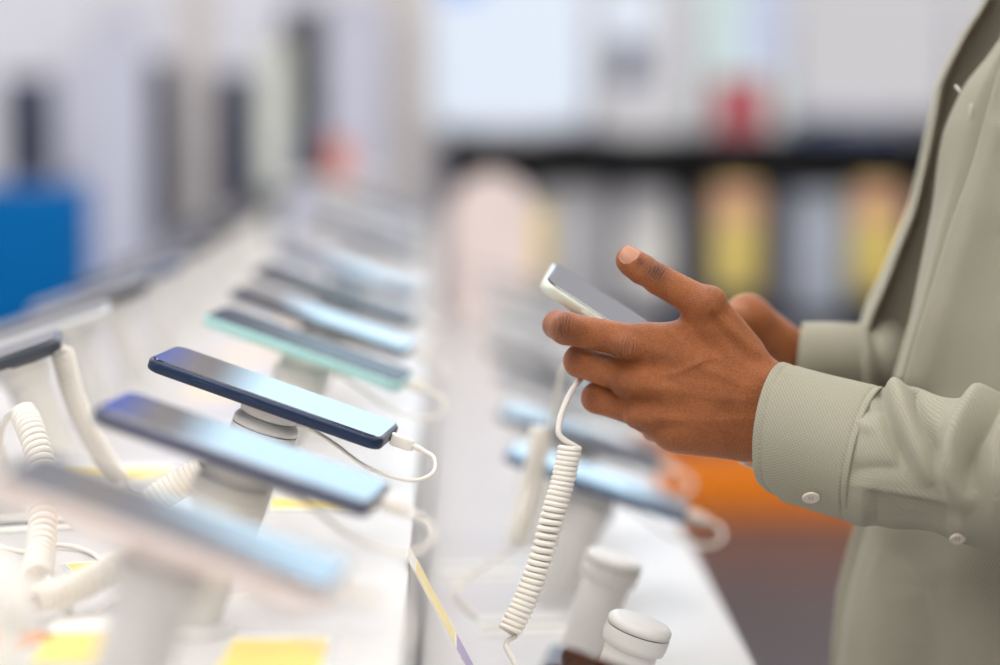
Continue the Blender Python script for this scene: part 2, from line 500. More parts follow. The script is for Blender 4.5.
# --- near hand (left hand, back of the hand towards the camera)
idxc = [H(648, 344, .010), H(566, 328.5, .006), H(557, 325, .027), H(566, 324, .047)]
midc = [H(640, 382, .008), H(580, 361, .020), H(588, 354, .044), H(606, 348, .058)]
rinc = [H(650, 414, .011), H(597, 398, .024), H(606, 388, .047), H(622, 380, .060)]
pinc = [H(672, 431, .014), H(655, 428, .044), H(664, 418, .062), H(678, 410, .072)]
thbc = [H(741, 354, .022), H(708, 307, .010), H(658, 279, .012), H(628, 259, .017)]
FING = [(idxc, (.0122, .0103, .0092, .0070)), (midc, (.0122, .0105, .0095, .0078)),
        (rinc, (.0118, .0100, .0090, .0075)), (pinc, (.0108, .0088, .0080, .0066))]
carp = [H(757, 384, .016), H(760, 400, .014), H(762, 418, .014), H(764, 432, .018)]
def hand_field(G):
    palm = None
    for k, (c, r) in enumerate(FING):
        m = cone(G, c[0], carp[k], r[0] + .0012, .0155)
        palm = m if palm is None else smin(palm, m, .010)
    # palm pad behind, heel of the hand, thumb pad and web
    for a, b, r1, r2 in ((H(655, 360, .014), H(745, 400, .020), .012, .014), (H(662, 410, .016), H(745, 430, .022), .012, .014),
                         (H(680, 436, .020), H(742, 440, .020), .0105, .0125),
                         (H(700, 330, .016), H(668, 340, .014), .0105, .0105), (H(745, 372, .018), H(706, 318, .016), .0150, .0125)):
        palm = smin(palm, cone(G, a, b, r1, r2), .009)
    # wrist and forearm
    palm = smin(palm, cone(G, H(764, 392, .016), H(900, 448, -.02), .0190, .026), .012)
    palm = smin(palm, cone(G, H(762, 428, .018), H(900, 470, -.02), .0175, .026), .012)
    th = cone(G, thbc[0], thbc[1], .0155, .0122)
    th = smin(th, cone(G, thbc[1], thbc[2], .0118, .0098), .003)
    th = smin(th, cone(G, thbc[2], thbc[3], .0098, .0078), .002)
    th = smin(th, cone(G, H(641, 269, .016), H(632, 263, .017), .0098, .0090), .003)
    th = smin(th, cone(G, H(711, 300, .004), H(706, 302, .004), .0085, .0085), .006)
    out = smin(palm, th, .0075)
    fs = None
    for c, r in FING:
        fd = cone(G, c[0], c[1], r[0] - .0012, r[1])
        fd = smin(fd, cone(G, c[1], c[2], r[1], r[2]), .0025)
        fd = smin(fd, cone(G, c[2], c[3], r[2], r[3]), .0020)
        mid = .5 * c[0] + .5 * c[1]
        fs = fd if fs is None else smin(fs, fd, .0012)
    out = smin(out, fs, .0060)
    # knuckles, tendons, veins
    for q, r in ((H(622, 348, -.0005), .0070), (H(624, 385, -.0005), .0080), (H(636, 417, .0015), .0075), (H(566, 326, -.001), .0068)):
        out = smin(out, cone(G, q, q + np.array([.004, 0, -.001]), r, r), .006)
    # crease of the thumb web
    out = -smin(-out, cone(G, H(676, 318, -.004), H(690, 314, -.010), .0016, .0010), .003)
    return out
lo = np.minimum.reduce([H(535, 470, -.03), H(905, 240, -.03)]); hi = np.maximum.reduce([H(905, 240, .10), H(535, 480, .10)])
lo = np.array([H(535, 300, 0)[0], 1.462, H(700, 490, 0)[2]]); hi = np.array([H(880, 300, 0)[0], 1.592, H(700, 236, 0)[2]])
hh = 0.00085
G = grid(lo, hi, hh)
Vh, Fh = surface_nets(hand_field(G), lo, hh)
Vh = relax(Vh, Fh, 2, 0.5)
def seg_dist(x, y, poly):
    best = np.full(x.shape, 1e9)
    for (x0, y0), (x1, y1) in zip(poly[:-1], poly[1:]):
        dx, dy = x1 - x0, y1 - y0
        t = np.clip(((x - x0) * dx + (y - y0) * dy) / (dx * dx + dy * dy), 0, 1)
        best = np.minimum(best, np.hypot(x - x0 - t * dx, y - y0 - t * dy))
    return best
def vnormals(V, F):
    fn = np.cross(V[F[:, 2]] - V[F[:, 0]], V[F[:, 3]] - V[F[:, 1]])
    n = np.zeros_like(V)
    for i in range(4): np.add.at(n, F[:, i], fn)
    return n / (np.linalg.norm(n, axis=1, keepdims=True) + 1e-12)
# tendons, veins, valleys between the knuckles, creases: sculpted into the back of the hand
nv_ = vnormals(Vh, Fh)
if ((Vh - Vh.mean(0)) * nv_).sum() < 0: nv_ = -nv_
hx, hy_ = proj(Vh)
back = np.clip(-nv_[:, 1] * 2 + .1, 0, 1) * (Vh[:, 1] < 1.53)
dsp = np.zeros(len(Vh))
for poly, w, h in (([(654, 372), (665, 375), (676, 373), (688, 368), (700, 362), (716, 358)], 3.2, .0009),
                   ([(672, 374), (690, 384), (715, 388)], 3.5, .0005), ([(700, 362), (708, 345), (712, 330)], 3.5, .0006),
                   ([(640, 386), (690, 392), (745, 402)], 5, .0008), ([(650, 350), (700, 366), (750, 388)], 5, .0007), ([(655, 418), (705, 420), (750, 420)], 5, .0007),
                   ([(600, 356), (622, 364), (650, 368)], 6, -.0018), ([(612, 390), (632, 401), (660, 404)], 6, -.0016), ([(632, 428), (652, 430), (680, 428)], 5, -.0012),
                   ([(714, 318), (726, 336), (742, 354), (764, 366)], 6, -.0016), ([(708, 300), (722, 322), (742, 340), (768, 358)], 5, .0012),
                   ([(676, 318), (690, 326), (700, 340)], 4, -.0009), ([(668, 330), (684, 342)], 4, .0006),
                   ([(622, 344), (626, 352)], 10, .0012), ([(618, 384), (626, 388)], 10, .0014), ([(632, 415), (636, 420)], 9, .0010),
                   ([(562, 322), (565, 332)], 6, .0008), ([(654, 270), (660, 282)], 6, .0006),
                   ([(650, 264), (656, 284)], 1.4, -.0004), ([(655, 263), (661, 283)], 1.4, -.0004), ([(560, 320), (562, 334)], 1.4, -.0004), ([(567, 318), (569, 334)], 1.4, -.0004)):
    dsp += h * np.exp(-(seg_dist(hx, hy_, poly) / w) ** 2) * back
Vh = Vh + nv_ * dsp[:, None]

# wrinkle windows at the joints: (joint, axis, radius, darkness)
def joint_attr(V, joints):
    amp = np.zeros(len(V)); ph = np.zeros(len(V)); dark = np.zeros(len(V))
    for c, axis, rad, dk in joints:
        c = np.asarray(c); axis = np.asarray(axis) / np.linalg.norm(axis)
        q = V - c; w = np.exp(-(np.linalg.norm(q, axis=1) / rad) ** 2)
        s = w > amp
        ph[s] = (q @ axis)[s]; amp = np.maximum(amp, w * min(1, dk * 1.1) if dk > .5 else w * .25); dark = np.maximum(dark, dk * np.exp(-(np.linalg.norm(q, axis=1) / (rad * .95)) ** 2))
    return amp, ph, dark
J = [(H(564, 326, -.004), idxc[0] - idxc[1], .0075, .9), (H(656, 270, .002), thbc[1] - thbc[2], .0078, 1.0), (H(624, 348, -.006), idxc[0] - idxc[1], .0105, .55),
     (H(621, 386, -.004), midc[0] - midc[1], .0105, .6), (H(634, 418, 0), rinc[0] - rinc[1], .0095, .4), (H(572, 358, .010), midc[0] - midc[1], .007, .55),
     (H(588, 396, .014), rinc[0] - rinc[1], .0065, .6), (H(641, 262, .006), thbc[1] - thbc[2], .0042, .8), (H(708, 290, 0), thbc[0] - thbc[1], .009, .25),
     (H(674, 318, 0), thbc[0] - thbc[1], .004, .5), (H(728, 402, -.002), [1, 0, 0], .010, .22), (H(548, 325, .03), [0, 1, 0], .010, .5)]
amp, ph, dark = joint_attr(Vh, J)

def skin_material():
    m = mat('brown_skin', sr(172, 100, 58), 0.40, sss=0.06, spec=0.45)
    nt = m.node_tree; b = nt.nodes['Principled BSDF']; L = nt.links
    tc = nt.nodes.new('ShaderNodeTexCoord')
    def attr(n):
        a = nt.nodes.new('ShaderNodeAttribute'); a.attribute_name = n; return a.outputs['Fac']
    def math_(op, a, c, v=None):
        n = nt.nodes.new('ShaderNodeMath'); n.operation = op
        for i, x in enumerate((a, c)):
            if isinstance(x, (int, float)): n.inputs[i].default_value = x
            elif x is not None: L.new(x, n.inputs[i])
        return n.outputs[0]
    def noise(s, det=3):
        n = nt.nodes.new('ShaderNodeTexNoise'); n.inputs['Scale'].default_value = s; n.inputs['Detail'].default_value = det
        L.new(tc.outputs['Object'], n.inputs['Vector']); return n.outputs['Fac']
    n1 = noise(55); n2 = noise(420)
    mx = nt.nodes.new('ShaderNodeMix'); mx.data_type = 'RGBA'
    mx.inputs['A'].default_value = sr(144, 80, 44); mx.inputs['B'].default_value = sr(210, 128, 72)
    L.new(math_('ADD', math_('MULTIPLY', n1, .75), math_('MULTIPLY', n2, .25)), mx.inputs['Factor'])
    # darker creased skin over the joints
    wr = math_('SINE', math_('ADD', math_('MULTIPLY', attr('joint_phase'), 3000.0), math_('MULTIPLY', noise(190), 14.0)), 0)
    dk = math_('MULTIPLY', attr('joint_dark'), math_('ADD', .76, math_('MULTIPLY', wr, .18)))
    mx2 = nt.nodes.new('ShaderNodeMix'); mx2.data_type = 'RGBA'
    L.new(dk, mx2.inputs['Factor']); L.new(mx.outputs['Result'], mx2.inputs['A']); mx2.inputs['B'].default_value = sr(70, 40, 32)
    sp = nt.nodes.new('ShaderNodeMix'); sp.data_type = 'RGBA'; sp.blend_type = 'MULTIPLY'
    sp.inputs['Factor'].default_value = 0.55
    cr_ = nt.nodes.new('ShaderNodeMapRange'); cr_.inputs[1].default_value = .3; cr_.inputs[2].default_value = .62; cr_.inputs[3].default_value = .45; cr_.inputs[4].default_value = 1.0
    L.new(noise(820, 2), cr_.inputs[0]); L.new(mx2.outputs['Result'], sp.inputs['A']); L.new(cr_.outputs[0], sp.inputs['B'])
    L.new(sp.outputs['Result'], b.inputs['Base Color'])
    vo = nt.nodes.new('ShaderNodeTexVoronoi'); vo.feature = 'DISTANCE_TO_EDGE'; vo.inputs['Scale'].default_value = 560
    L.new(tc.outputs['Object'], vo.inputs['Vector'])
    hgt = math_('ADD', math_('MULTIPLY', math_('MINIMUM', vo.outputs['Distance'], .12), 2.2), math_('ADD', math_('MULTIPLY', noise(1500, 2), .45), math_('MULTIPLY', math_('MULTIPLY', wr, attr('joint_amp')), .42)))
    bp = nt.nodes.new('ShaderNodeBump'); bp.inputs['Strength'].default_value = 0.9; bp.inputs['Distance'].default_value = 0.0013
    L.new(hgt, bp.inputs['Height']); L.new(bp.outputs['Normal'], b.inputs['Normal'])
    return m
M_skin = skin_material()
M_nail = mat('finger_nail', sr(206, 150, 122), 0.28, noise=0.06, nscale=300)
M_nail2 = mat('nail_edge', sr(226, 196, 170), 0.35, noise=0.04, nscale=300)

# --- far hand (right hand, gripping the other side of the phone)
def FH(px, py, d): return P(px, py, d)
fth = [FH(786, 350, 1.668), FH(752, 318, 1.650), FH(722, 322, 1.625), FH(700, 330, 1.608)]
fF = [[FH(757, 345, 1.675), FH(722, 352, 1.680), FH(702, 362, 1.660), FH(694, 366, 1.640)],
      [FH(757, 362, 1.682), FH(722, 372, 1.685), FH(704, 380, 1.662), FH(698, 384, 1.642)],
      [FH(762, 378, 1.684), FH(728, 390, 1.685), FH(712, 397, 1.662), FH(708, 400, 1.644)],
      [FH(770, 392, 1.684), FH(742, 404, 1.682), FH(728, 409, 1.664), FH(724, 412, 1.648)]]
def far_field(G):
    out = cone(G, FH(788, 360, 1.680), FH(900, 366, 1.705), .0215, .0225)
    out = smin(out, cone(G, FH(790, 376, 1.684), FH(900, 376, 1.705), .016, .020), .012)
    for k, c in enumerate(fF):
        out = smin(out, cone(G, c[0], FH(792, 356 + 6 * k, 1.682), .0130, .0150), .010)
    out = smin(out, cone(G, fth[0], fth[1], .0175, .0138), .008)
    t = smin(cone(G, fth[1], fth[2], .0135, .0102), cone(G, fth[2], fth[3], .0102, .0085), .002)
    out = smin(out, t, .006)
    out = smin(out, cone(G, FH(746, 308, 1.647), FH(741, 309, 1.646), .0095, .009), .006)
    fs = None
    for c in fF:
        fd = smin(smin(cone(G, c[0], c[1], .0115, .0102), cone(G, c[1], c[2], .0102, .0092), .002), cone(G, c[2], c[3], .0092, .0075), .002)
        fs = fd if fs is None else smin(fs, fd, .0012)
    return smin(out, fs, .006)
lo2 = np.array([FH(682, 300, 1.62)[0], 1.590, FH(700, 436, 1.67)[2]]); hi2 = np.array([FH(880, 300, 1.68)[0], 1.745, FH(700, 284, 1.65)[2]])
Vf, Ff = surface_nets(far_field(grid(lo2, hi2, .0012)), lo2, .0012)
Vf = relax(Vf, Ff, 2, 0.5)

# --- the rest of the body (mostly under clothes): legs, trunk, arms, neck, head
BC = np.array([.50, 1.68])
def body_field(G):
    o = cone(G, (.46, 1.68, .90), (.515, 1.68, 1.12), .118, .112)
    o = smin(o, cone(G, (.535, 1.62, 1.25), (.535, 1.74, 1.25), .092, .092), .06)
    o = smin(o, cone(G, (.545, 1.60, 1.36), (.545, 1.76, 1.36), .048, .048), .04)
    for s in (-1, 1):
        y = 1.68 + s * .085
        o = smin(o, cone(G, (.46, y, .86), (.44, y + s * .01, .48), .074, .060), .03)
        o = smin(o, cone(G, (.43, y + s * .01, .48), (.46, y + s * .015, .10), .062, .040), .02)
        o = smin(o, cone(G, (.47, y + s * .015, .05), (.34, y + s * .035, .035), .042, .032), .02)
    for a, e, w in (((.535, 1.565, 1.34), P(1105, 462, 1.44), P(830, 446, 1.50)), ((.535, 1.80, 1.34), (.505, 1.895, 1.07), P(850, 372, 1.69))):
        o = smin(o, cone(G, a, e, .036, .032), .02)
        o = smin(o, cone(G, e, w, .031, .024), .012)
    o = smin(o, cone(G, (.535, 1.68, 1.40), (.515, 1.68, 1.53), .058, .055), .03)
    return o
lob = np.array([.20, 1.36, 0.0]); hib = np.array([.68, 2.0, 1.56])
Vb, Fb = surface_nets(body_field(grid(lob, hib, .009)), lob, .009)
HC = np.array([.485, 1.68, 1.635])
def head_field(G):
    o = ellip(G, HC + [.012, 0, .030], (.098, .077, .095))
    o = smin(o, cone(G, HC + [-.035, 0, -.04], HC + [-.055, 0, -.075], .055, .034), .03)
    o = smin(o, cone(G, HC + [.01, -.02, -.05], HC + [-.03, -.02, -.075], .045, .034), .02)
    o = smin(o, cone(G, HC + [.01, .02, -.05], HC + [-.03, .02, -.075], .045, .034), .02)
    o = smin(o, cone(G, HC + [.035, 0, -.03], HC + [.035, 0, -.14], .055, .056), .02)
    o = smin(o, cone(G, HC + [-.084, 0, .008], HC + [-.104, 0, -.030], .008, .013), .010)
    for s in (-1, 1):
        o = smin(o, cone(G, HC + [-.098, s * .012, -.034], HC + [-.092, s * .013, -.034], .007, .007), .005)
        o = smin(o, cone(G, HC + [-.086, s * .014, .020], HC + [-.074, s * .048, .018], .010, .008), .012)
        o = -smin(-o, cone(G, HC + [-.097, s * .032, .001], HC + [-.090, s * .034, .001], .012, .012), .012)
        o = smin(o, cone(G, HC + [-.078, s * .040, -.022], HC + [-.055, s * .052, -.018], .018, .016), .02)
        o = smin(o, ellip(G, HC + [.022, s * .078, -.008], (.019, .008, .032)), .005)
        o = smin(o, cone(G, HC + [-.098, s * .004, -.054], HC + [-.090, s * .020, -.055], .006, .004), .004)
        o = smin(o, cone(G, HC + [-.095, s * .004, -.064], HC + [-.088, s * .017, -.063], .007, .004), .004)
    return o
loh = HC - [.135, .105, .155]; hih = HC + [.13, .105, .14]
Vd, Fd = surface_nets(head_field(grid(loh, hih, .0033)), loh, .0033)

def join(parts):
    V, F, n = [], [], 0
    for v, f in parts:
        V.append(v); F.append(f + n); n += len(v)
    return np.vstack(V), np.vstack(F)
BASE = np.array([.45, 1.68, 0.0])
VV, FF = join([(Vh, Fh), (Vf, Ff), (Vb, Fb), (Vd, Fd)])
person = mesh_obj('person', VV - BASE, FF, M_skin, loc=tuple(BASE))
tag(person, 'person in a sage green shirt standing at the table, holding a phone in both hands', 'person')
me = person.data
z = np.zeros(len(VV) - len(Vh))
for nm, arr in (('joint_amp', amp), ('joint_phase', ph), ('joint_dark', dark)):
    at = me.attributes.new(nm, 'FLOAT', 'POINT')
    at.data.foreach_set('value', np.concatenate([arr, z]).astype(np.float32))
def pchild(name, V, F, m, smooth=True):
    return mesh_obj(name, np.asarray(V) - BASE, F, m, person, smooth)

# nails
def nail(c, along, normal, w, l, curv, m=M_nail):
    c = np.asarray(c); a = np.asarray(along) / np.linalg.norm(along)
    n = np.asarray(normal, float); n -= a * (n @ a); n /= np.linalg.norm(n); s = np.cross(a, n)
    nu, nv = 11, 11; top = []; bot = []
    for i in range(nv):
        v = i / (nv - 1) * 2 - 1
        half = w / 2 * (1 - .30 * max(0, v) ** 3 - .22 * max(0, -v) ** 3)
        for j in range(nu):
            u = j / (nu - 1) * 2 - 1
            x = half * u
            zz = -curv * (x / (w / 2)) ** 2 - .0007 * v * v - (.0006 if abs(u) > .9 or abs(v) > .9 else 0)
            endc = (1 - .5 * u * u * (v > 0) * v)
            pnt = c + s * x + a * (l / 2 * v * (1 - .14 * u * u * max(v, 0)) ) + n * zz
            top.append(pnt); bot.append(pnt - n * .0012)
    V = top + bot; F = []; N = nu * nv
    for i in range(nv - 1):
        for j in range(nu - 1):
            q = (i * nu + j, i * nu + j + 1, (i + 1) * nu + j + 1, (i + 1) * nu + j)
            F.append(q); F.append(tuple(N + k for k in q[::-1]))
    rim = [j for j in range(nu)] + [i * nu + nu - 1 for i in range(1, nv)] + [(nv - 1) * nu + j for j in range(nu - 2, -1, -1)] + [i * nu for i in range(nv - 2, 0, -1)]
    for k in range(len(rim)):
        p, q = rim[k], rim[(k + 1) % len(rim)]
        F.append((p, q, N + q, N + p))
    return pchild('fingernail', V, F, m)
ta = thbc[3] - thbc[2]
tn = np.array([-.25, -.72, .62])
ta_ = ta / np.linalg.norm(ta); tn = tn - ta_ * (tn @ ta_); tn /= np.linalg.norm(tn)
nail(thbc[3] - ta_ * .0022 + tn * .0090, ta, tn, .0138, .0172, .0030)
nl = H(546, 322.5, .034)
nail(nl, np.array([-.10, 1, .02]), np.array([-1, -.25, .1]), .0105, .0120, .0022, mat('shaded_nail', sr(84, 66, 62), 0.3, noise=0.06))  # index nail: shade at the curled fingertip put into its colour

# --------------------------------------------------------------- shirt
def fabric(name, c1, c2):
    m = mat(name, c1, 0.85, spec=0.2)
    nt = m.node_tree; L = nt.links; b = nt.nodes['Principled BSDF']
    b.inputs['Sheen Weight'].default_value = 0.15
    uv = nt.nodes.new('ShaderNodeUVMap')
    def wave(angle, sc):
        mp = nt.nodes.new('ShaderNodeMapping'); mp.inputs['Rotation'].default_value = (0, 0, angle)
        L.new(uv.outputs['UV'], mp.inputs['Vector'])
        w = nt.nodes.new('ShaderNodeTexWave'); w.inputs['Scale'].default_value = sc; w.inputs['Distortion'].default_value = 0.6
        w.inputs['Detail Scale'].default_value = 3.0
        L.new(mp.outputs['Vector'], w.inputs['Vector']); return w.outputs['Fac']
    a = wave(math.radians(38), 215); c = wave(math.radians(-52), 170)
    mu = nt.nodes.new('ShaderNodeMath'); mu.operation = 'MULTIPLY'
    L.new(a, mu.inputs[0]); L.new(c, mu.inputs[1])
    n = nt.nodes.new('ShaderNodeTexNoise'); n.inputs['Scale'].default_value = 900
    L.new(uv.outputs['UV'], n.inputs['Vector'])
    ad = nt.nodes.new('ShaderNodeMath'); ad.operation = 'MULTIPLY_ADD'
    L.new(n.outputs['Fac'], ad.inputs[0]); ad.inputs[1].default_value = 0.35; L.new(mu.outputs[0], ad.inputs[2])
    mx = nt.nodes.new('ShaderNodeMix'); mx.data_type = 'RGBA'
    mx.inputs['A'].default_value = c2; mx.inputs['B'].default_value = c1
    L.new(ad.outputs[0], mx.inputs['Factor']); L.new(mx.outputs['Result'], b.inputs['Base Color'])
    bp = nt.nodes.new('ShaderNodeBump'); bp.inputs['Strength'].default_value = 0.32; bp.inputs['Distance'].default_value = 0.0005
    L.new(ad.outputs[0], bp.inputs['Height']); L.new(bp.outputs['Normal'], b.inputs['Normal'])
    return m
M_shirt = fabric('sage_twill', sr(180, 177, 159), sr(148, 145, 128))
M_thread = mat('sage_thread', sr(176, 174, 156), 0.8, noise=0.05)
M_button = mat('cream_button', sr(232, 222, 206), 0.35, noise=0.05, nscale=300)

def grid_mesh(name, A, m, closed_u=False, thick=0.0, parent=None):
    """A: rows x cols x 3 -> mesh with a UV map in metres"""
    nr, nc, _ = A.shape
    F = []; cols = nc if closed_u else nc - 1
    for i in range(nr - 1):
        for j in range(cols):
            k = (j + 1) % nc
            F.append((i * nc + j, i * nc + k, (i + 1) * nc + k, (i + 1) * nc + j))
    o = mesh_obj(name, A.reshape(-1, 3) - BASE, F, m, parent or person)
    if closed_u: A = np.concatenate([A, A[:, :1]], 1)
    du = np.linalg.norm(np.diff(A, axis=1), axis=2); U = np.concatenate([np.zeros((nr, 1)), np.cumsum(du, 1)], 1)
    dv = np.linalg.norm(np.diff(A, axis=0), axis=2); W = np.concatenate([np.zeros((1, A.shape[1])), np.cumsum(dv, 0)], 0)
    lay = o.data.uv_layers.new(name='UVMap')
    uvs = []
    for i in range(nr - 1):
        for j in range(cols):
            for a_, b_ in ((i, j), (i, j + 1), (i + 1, j + 1), (i + 1, j)): uvs += [U[a_, b_], W[a_, b_]]
    lay.data.foreach_set('uv', uvs)
    if thick:
        s = o.modifiers.new('thickness', 'SOLIDIFY'); s.thickness = thick; s.offset = -1
    return o
def seg_dist(x, y, poly):
    best = np.full(x.shape, 1e9)
    for (x0, y0), (x1, y1) in zip(poly[:-1], poly[1:]):
        dx, dy = x1 - x0, y1 - y0
        t = np.clip(((x - x0) * dx + (y - y0) * dy) / (dx * dx + dy * dy), 0, 1)
        best = np.minimum(best, np.hypot(x - x0 - t * dx, y - y0 - t * dy))
    return best
def fold(x, y, poly, w):
    q = spline(np.array(poly, float), 40); best = np.full(x.shape, 1e9); tt = np.zeros(x.shape)
    for i in range(40):
        d_ = np.hypot(x - q[i, 0], y - q[i, 1]); m_ = d_ < best
        best = np.where(m_, d_, best); tt = np.where(m_, i / 39, tt)
    return np.exp(-(best / w) ** 2) * np.clip((1 - tt) * 2.6, 0, 1)
def catmull_rows(rows, n):
    A = np.asarray(rows, float)
    return np.stack([spline(A[:, j], n) for j in range(A.shape[1])], 1)
def tube_rings(rings, nv, nth):
    """rings: (centre px, py, d, up px x/y, side px x/y, side depth)"""
    th = np.linspace(0, 2 * PI, nth, endpoint=False)
    R = []
    for cx, cy, d, ux, uy, sx, sy, sd in rings:
        c = P(cx, cy, d); s = d / FPX
        up = np.array([ux * s, 0, -uy * s]); side = np.array([sx * s, sd, -sy * s])
        R.append([c + np.cos(t) * side + np.sin(t) * up for t in th])
    return catmull_rows(R, nv), th
def normals(A, closed=True):
    du = np.roll(A, -1, 1) - np.roll(A, 1, 1); dv = np.gradient(A, axis=0)
    n = np.cross(du, dv); n /= np.linalg.norm(n, axis=2, keepdims=True) + 1e-12
    return n
def outward(A):
    n = normals(A); c = A.mean(1, keepdims=True)
    if ((A - c) * n).sum() < 0: n = -n
    return n
# cuff
cr = [(776, 430, 1.507, 3, -66.5, -30, 0, -.037), (808, 439, 1.500, 5, -66.5, -30, 1, -.039), (840, 448, 1.493, 7, -66.5, -30, 3, -.040), (869, 456, 1.486, 9, -66, -30, 4, -.040)]
A, th = tube_rings(cr, 60, 120)
n = outward(A); vv = np.linspace(0, 1, 60)
x, y = proj(A.reshape(-1, 3)); x = x.reshape(60, 120); y = y.reshape(60, 120)
disp = -.0007 * (np.exp(-((vv - .085) / .020) ** 2) + np.exp(-((vv - .93) / .02) ** 2))[:, None] * np.ones((1, 120))
disp += .0012 * np.sin(vv * 2.2 + .5)[:, None] * np.cos(2 * th - .6)[None] + .0010 * np.sin(3 * th + 1.5)[None] * vv[:, None]
A = A + n * disp[..., None]
low = np.exp(-((y - 500) / 14) ** 2) * np.clip(np.cos(th) * 2 + .6, 0, 1)[None] * np.clip(1 - vv * 5, 0, 1)[:, None]
A[..., 0] += .0075 * low; A[..., 2] += .0015 * low
cuff = grid_mesh('cuff', A, M_shirt, True, .0022)
# sleeve
sr_ = [(858, 453, 1.489, 8, -63, -30, 3, -.0385), (867, 456, 1.487, 9, -65.8, -30, 4, -.0403), (884, 457.5, 1.480, 9, -69, -27, 4, -.043), (905, 459, 1.474, 8, -71, -22, 4, -.045), (935, 465, 1.465, 6, -66, -20, 4, -.046),
       (965, 470, 1.457, 5, -70, -18, 4, -.047), (1000, 473, 1.450, 4, -78, -14, 4, -.050), (1045, 476, 1.443, -4, -86, -8, 4, -.054),
       (1090, 474, 1.438, -30, -90, 0, 0, -.058), (1128, 450, 1.437, -66, -66, 0, 0, -.060), (1146, 400, 1.442, -92, -22, 0, 0, -.062),
       (1160, 310, 1.460, -100, -6, 0, 0, -.064), (1182, 210, 1.485, -108, 0, 0, 0, -.070), (1208, 100, 1.508, -112, 10, 0, 0, -.074), (1228, 0, 1.540, -108, 34, 0, 0, -.074), (1232, -70, 1.575, -84, 62, 0, 0, -.066), (1222, -105, 1.620, -50, 60, 0, 0, -.05)]
NV, NT = 300, 160
A, th = tube_rings(sr_, NV, NT)
n = outward(A)
x, y = proj(A.reshape(-1, 3)); x = x.reshape(NV, NT); y = y.reshape(NV, NT)
front = np.clip(np.cos(th) * 2.5 + .8, 0, 1)[None]
disp = np.zeros((NV, NT))
for poly, w, h in (([(893, 380), (900, 405), (912, 438), (927, 470), (934, 486)], 9, .0046),
                   ([(880, 396), (889, 425), (900, 455), (906, 472)], 8, -.0030),
                   ([(918, 394), (924, 420), (934, 450), (942, 480)], 9, -.0042),
                   ([(995, 390), (974, 408), (956, 436), (950, 466), (956, 492), (972, 512)], 10, .0066),
                   ([(1008, 402), (990, 422), (975, 446), (969, 476), (976, 496)], 10, -.0058),
                   ([(1030, 392), (1010, 420), (1000, 455), (1004, 500), (1020, 530)], 13, .0070),
                   ([(858, 470), (885, 468), (915, 476)], 7, -.0014), ([(860, 425), (878, 432)], 5, .0012), ([(862, 410), (884, 408)], 5, -.0014)):
    disp += 1.75 * h * fold(x, y, poly, w) * front
# placket: the lower edge of the sleeve slit lies behind the upper one
yl = 486 + (x - 849) * (502 - 486) / (945 - 849)
step = 1 / (1 + np.exp(-(y - yl) / .7))
lenw = np.clip((x - 846) / 6, 0, 1) * np.clip((962 - x) / 16, 0, 1)
disp -= .0044 * step * lenw * front * np.clip((540 - y) / 20, 0, 1) * np.clip((x - 862) / 14, 0, 1)
disp += .0009 * np.exp(-((y - yl + 2.5) / 2.0) ** 2) * lenw * front
ys = 501 + (x - 857) * (525 - 501) / (942 - 857)
disp -= .0006 * np.exp(-((y - ys) / 1.2) ** 2) * lenw * front
s_arr = np.linspace(0, 1, NV)[:, None]
disp += .0022 * np.sin(s_arr * 70 + 2 * np.sin(th)[None] + 1) * np.clip((s_arr - .42) * 6, 0, 1)
A = A + n * disp[..., None]
sleeve = grid_mesh('sleeve', A, M_shirt, True, .0014)
# seam lips and stitches
def on_surface_tube(name, pts, r, m):
    return MB().tube(np.asarray(pts) - BASE, r, 6).build(name, m, person)
# far cuff and sleeve
A, th = tube_rings([(800, 358, 1.680, 2, -33, -11, 0, -.036), (830, 356, 1.686, 2, -31, -8, 0, -.035), (866, 358, 1.692, 2, -31, -8, 0, -.035)], 30, 80)
grid_mesh('cuff', A, M_shirt, True, .0022)
A, th = tube_rings([(858, 358, 1.69, 2, -31, -6, 0, -.035), (885, 362, 1.70, 2, -38, -6, 0, -.042), (940, 370, 1.74, 4, -44, -4, 0, -.046), (1000, 378, 1.80, 2, -50, 0, 0, -.050), (1060, 372, 1.87, -30, -56, 0, 0, -.052),
                    (1085, 320, 1.895, -70, -30, 0, 0, -.058), (1092, 220, 1.895, -80, -6, 0, 0, -.062), (1108, 110, 1.880, -90, 0, 0, 0, -.070), (1125, 10, 1.850, -92, 20, 0, 0, -.072), (1132, -50, 1.80, -76, 45, 0, 0, -.066), (1132, -80, 1.75, -50, 45, 0, 0, -.05)], 120, 80)
n = outward(A); s_arr = np.linspace(0, 1, 120)[:, None]
A = A + n * (.0025 * np.sin(s_arr * 60 + 2 * np.sin(th)[None]))[..., None]
grid_mesh('sleeve', A, M_shirt, True, .0014)

# trunk of the shirt: open front; columns run near front edge -> near side -> back -> far side -> far front edge
def interp(tab, y):
    t = np.array(tab, float); return float(np.interp(y, t[:, 0], t[:, 1]))
NE = [(-260, 1120), (-60, 1050), (0, 1022), (42, 1000), (82, 968), (119, 948), (154, 940), (208, 933), (258, 923), (317, 911), (380, 893), (450, 872), (525, 862), (570, 848), (612, 839), (665, 833), (760, 830), (900, 832)]
NF = [(-260, 1135), (-60, 1066), (0, 1036), (64, 1001), (99, 992), (164, 975), (223, 953), (297, 931), (330, 920), (380, 906), (450, 885), (525, 872), (570, 857), (612, 848), (665, 843), (760, 840), (900, 842)]
FE = [(-260, 1060), (-60, 1008), (0, 985), (40, 960), (84, 939), (144, 928), (208, 913), (283, 884), (325, 866), (380, 853), (450, 848), (525, 868), (612, 846), (665, 842), (760, 840), (900, 842)]
rows = []; bands = []
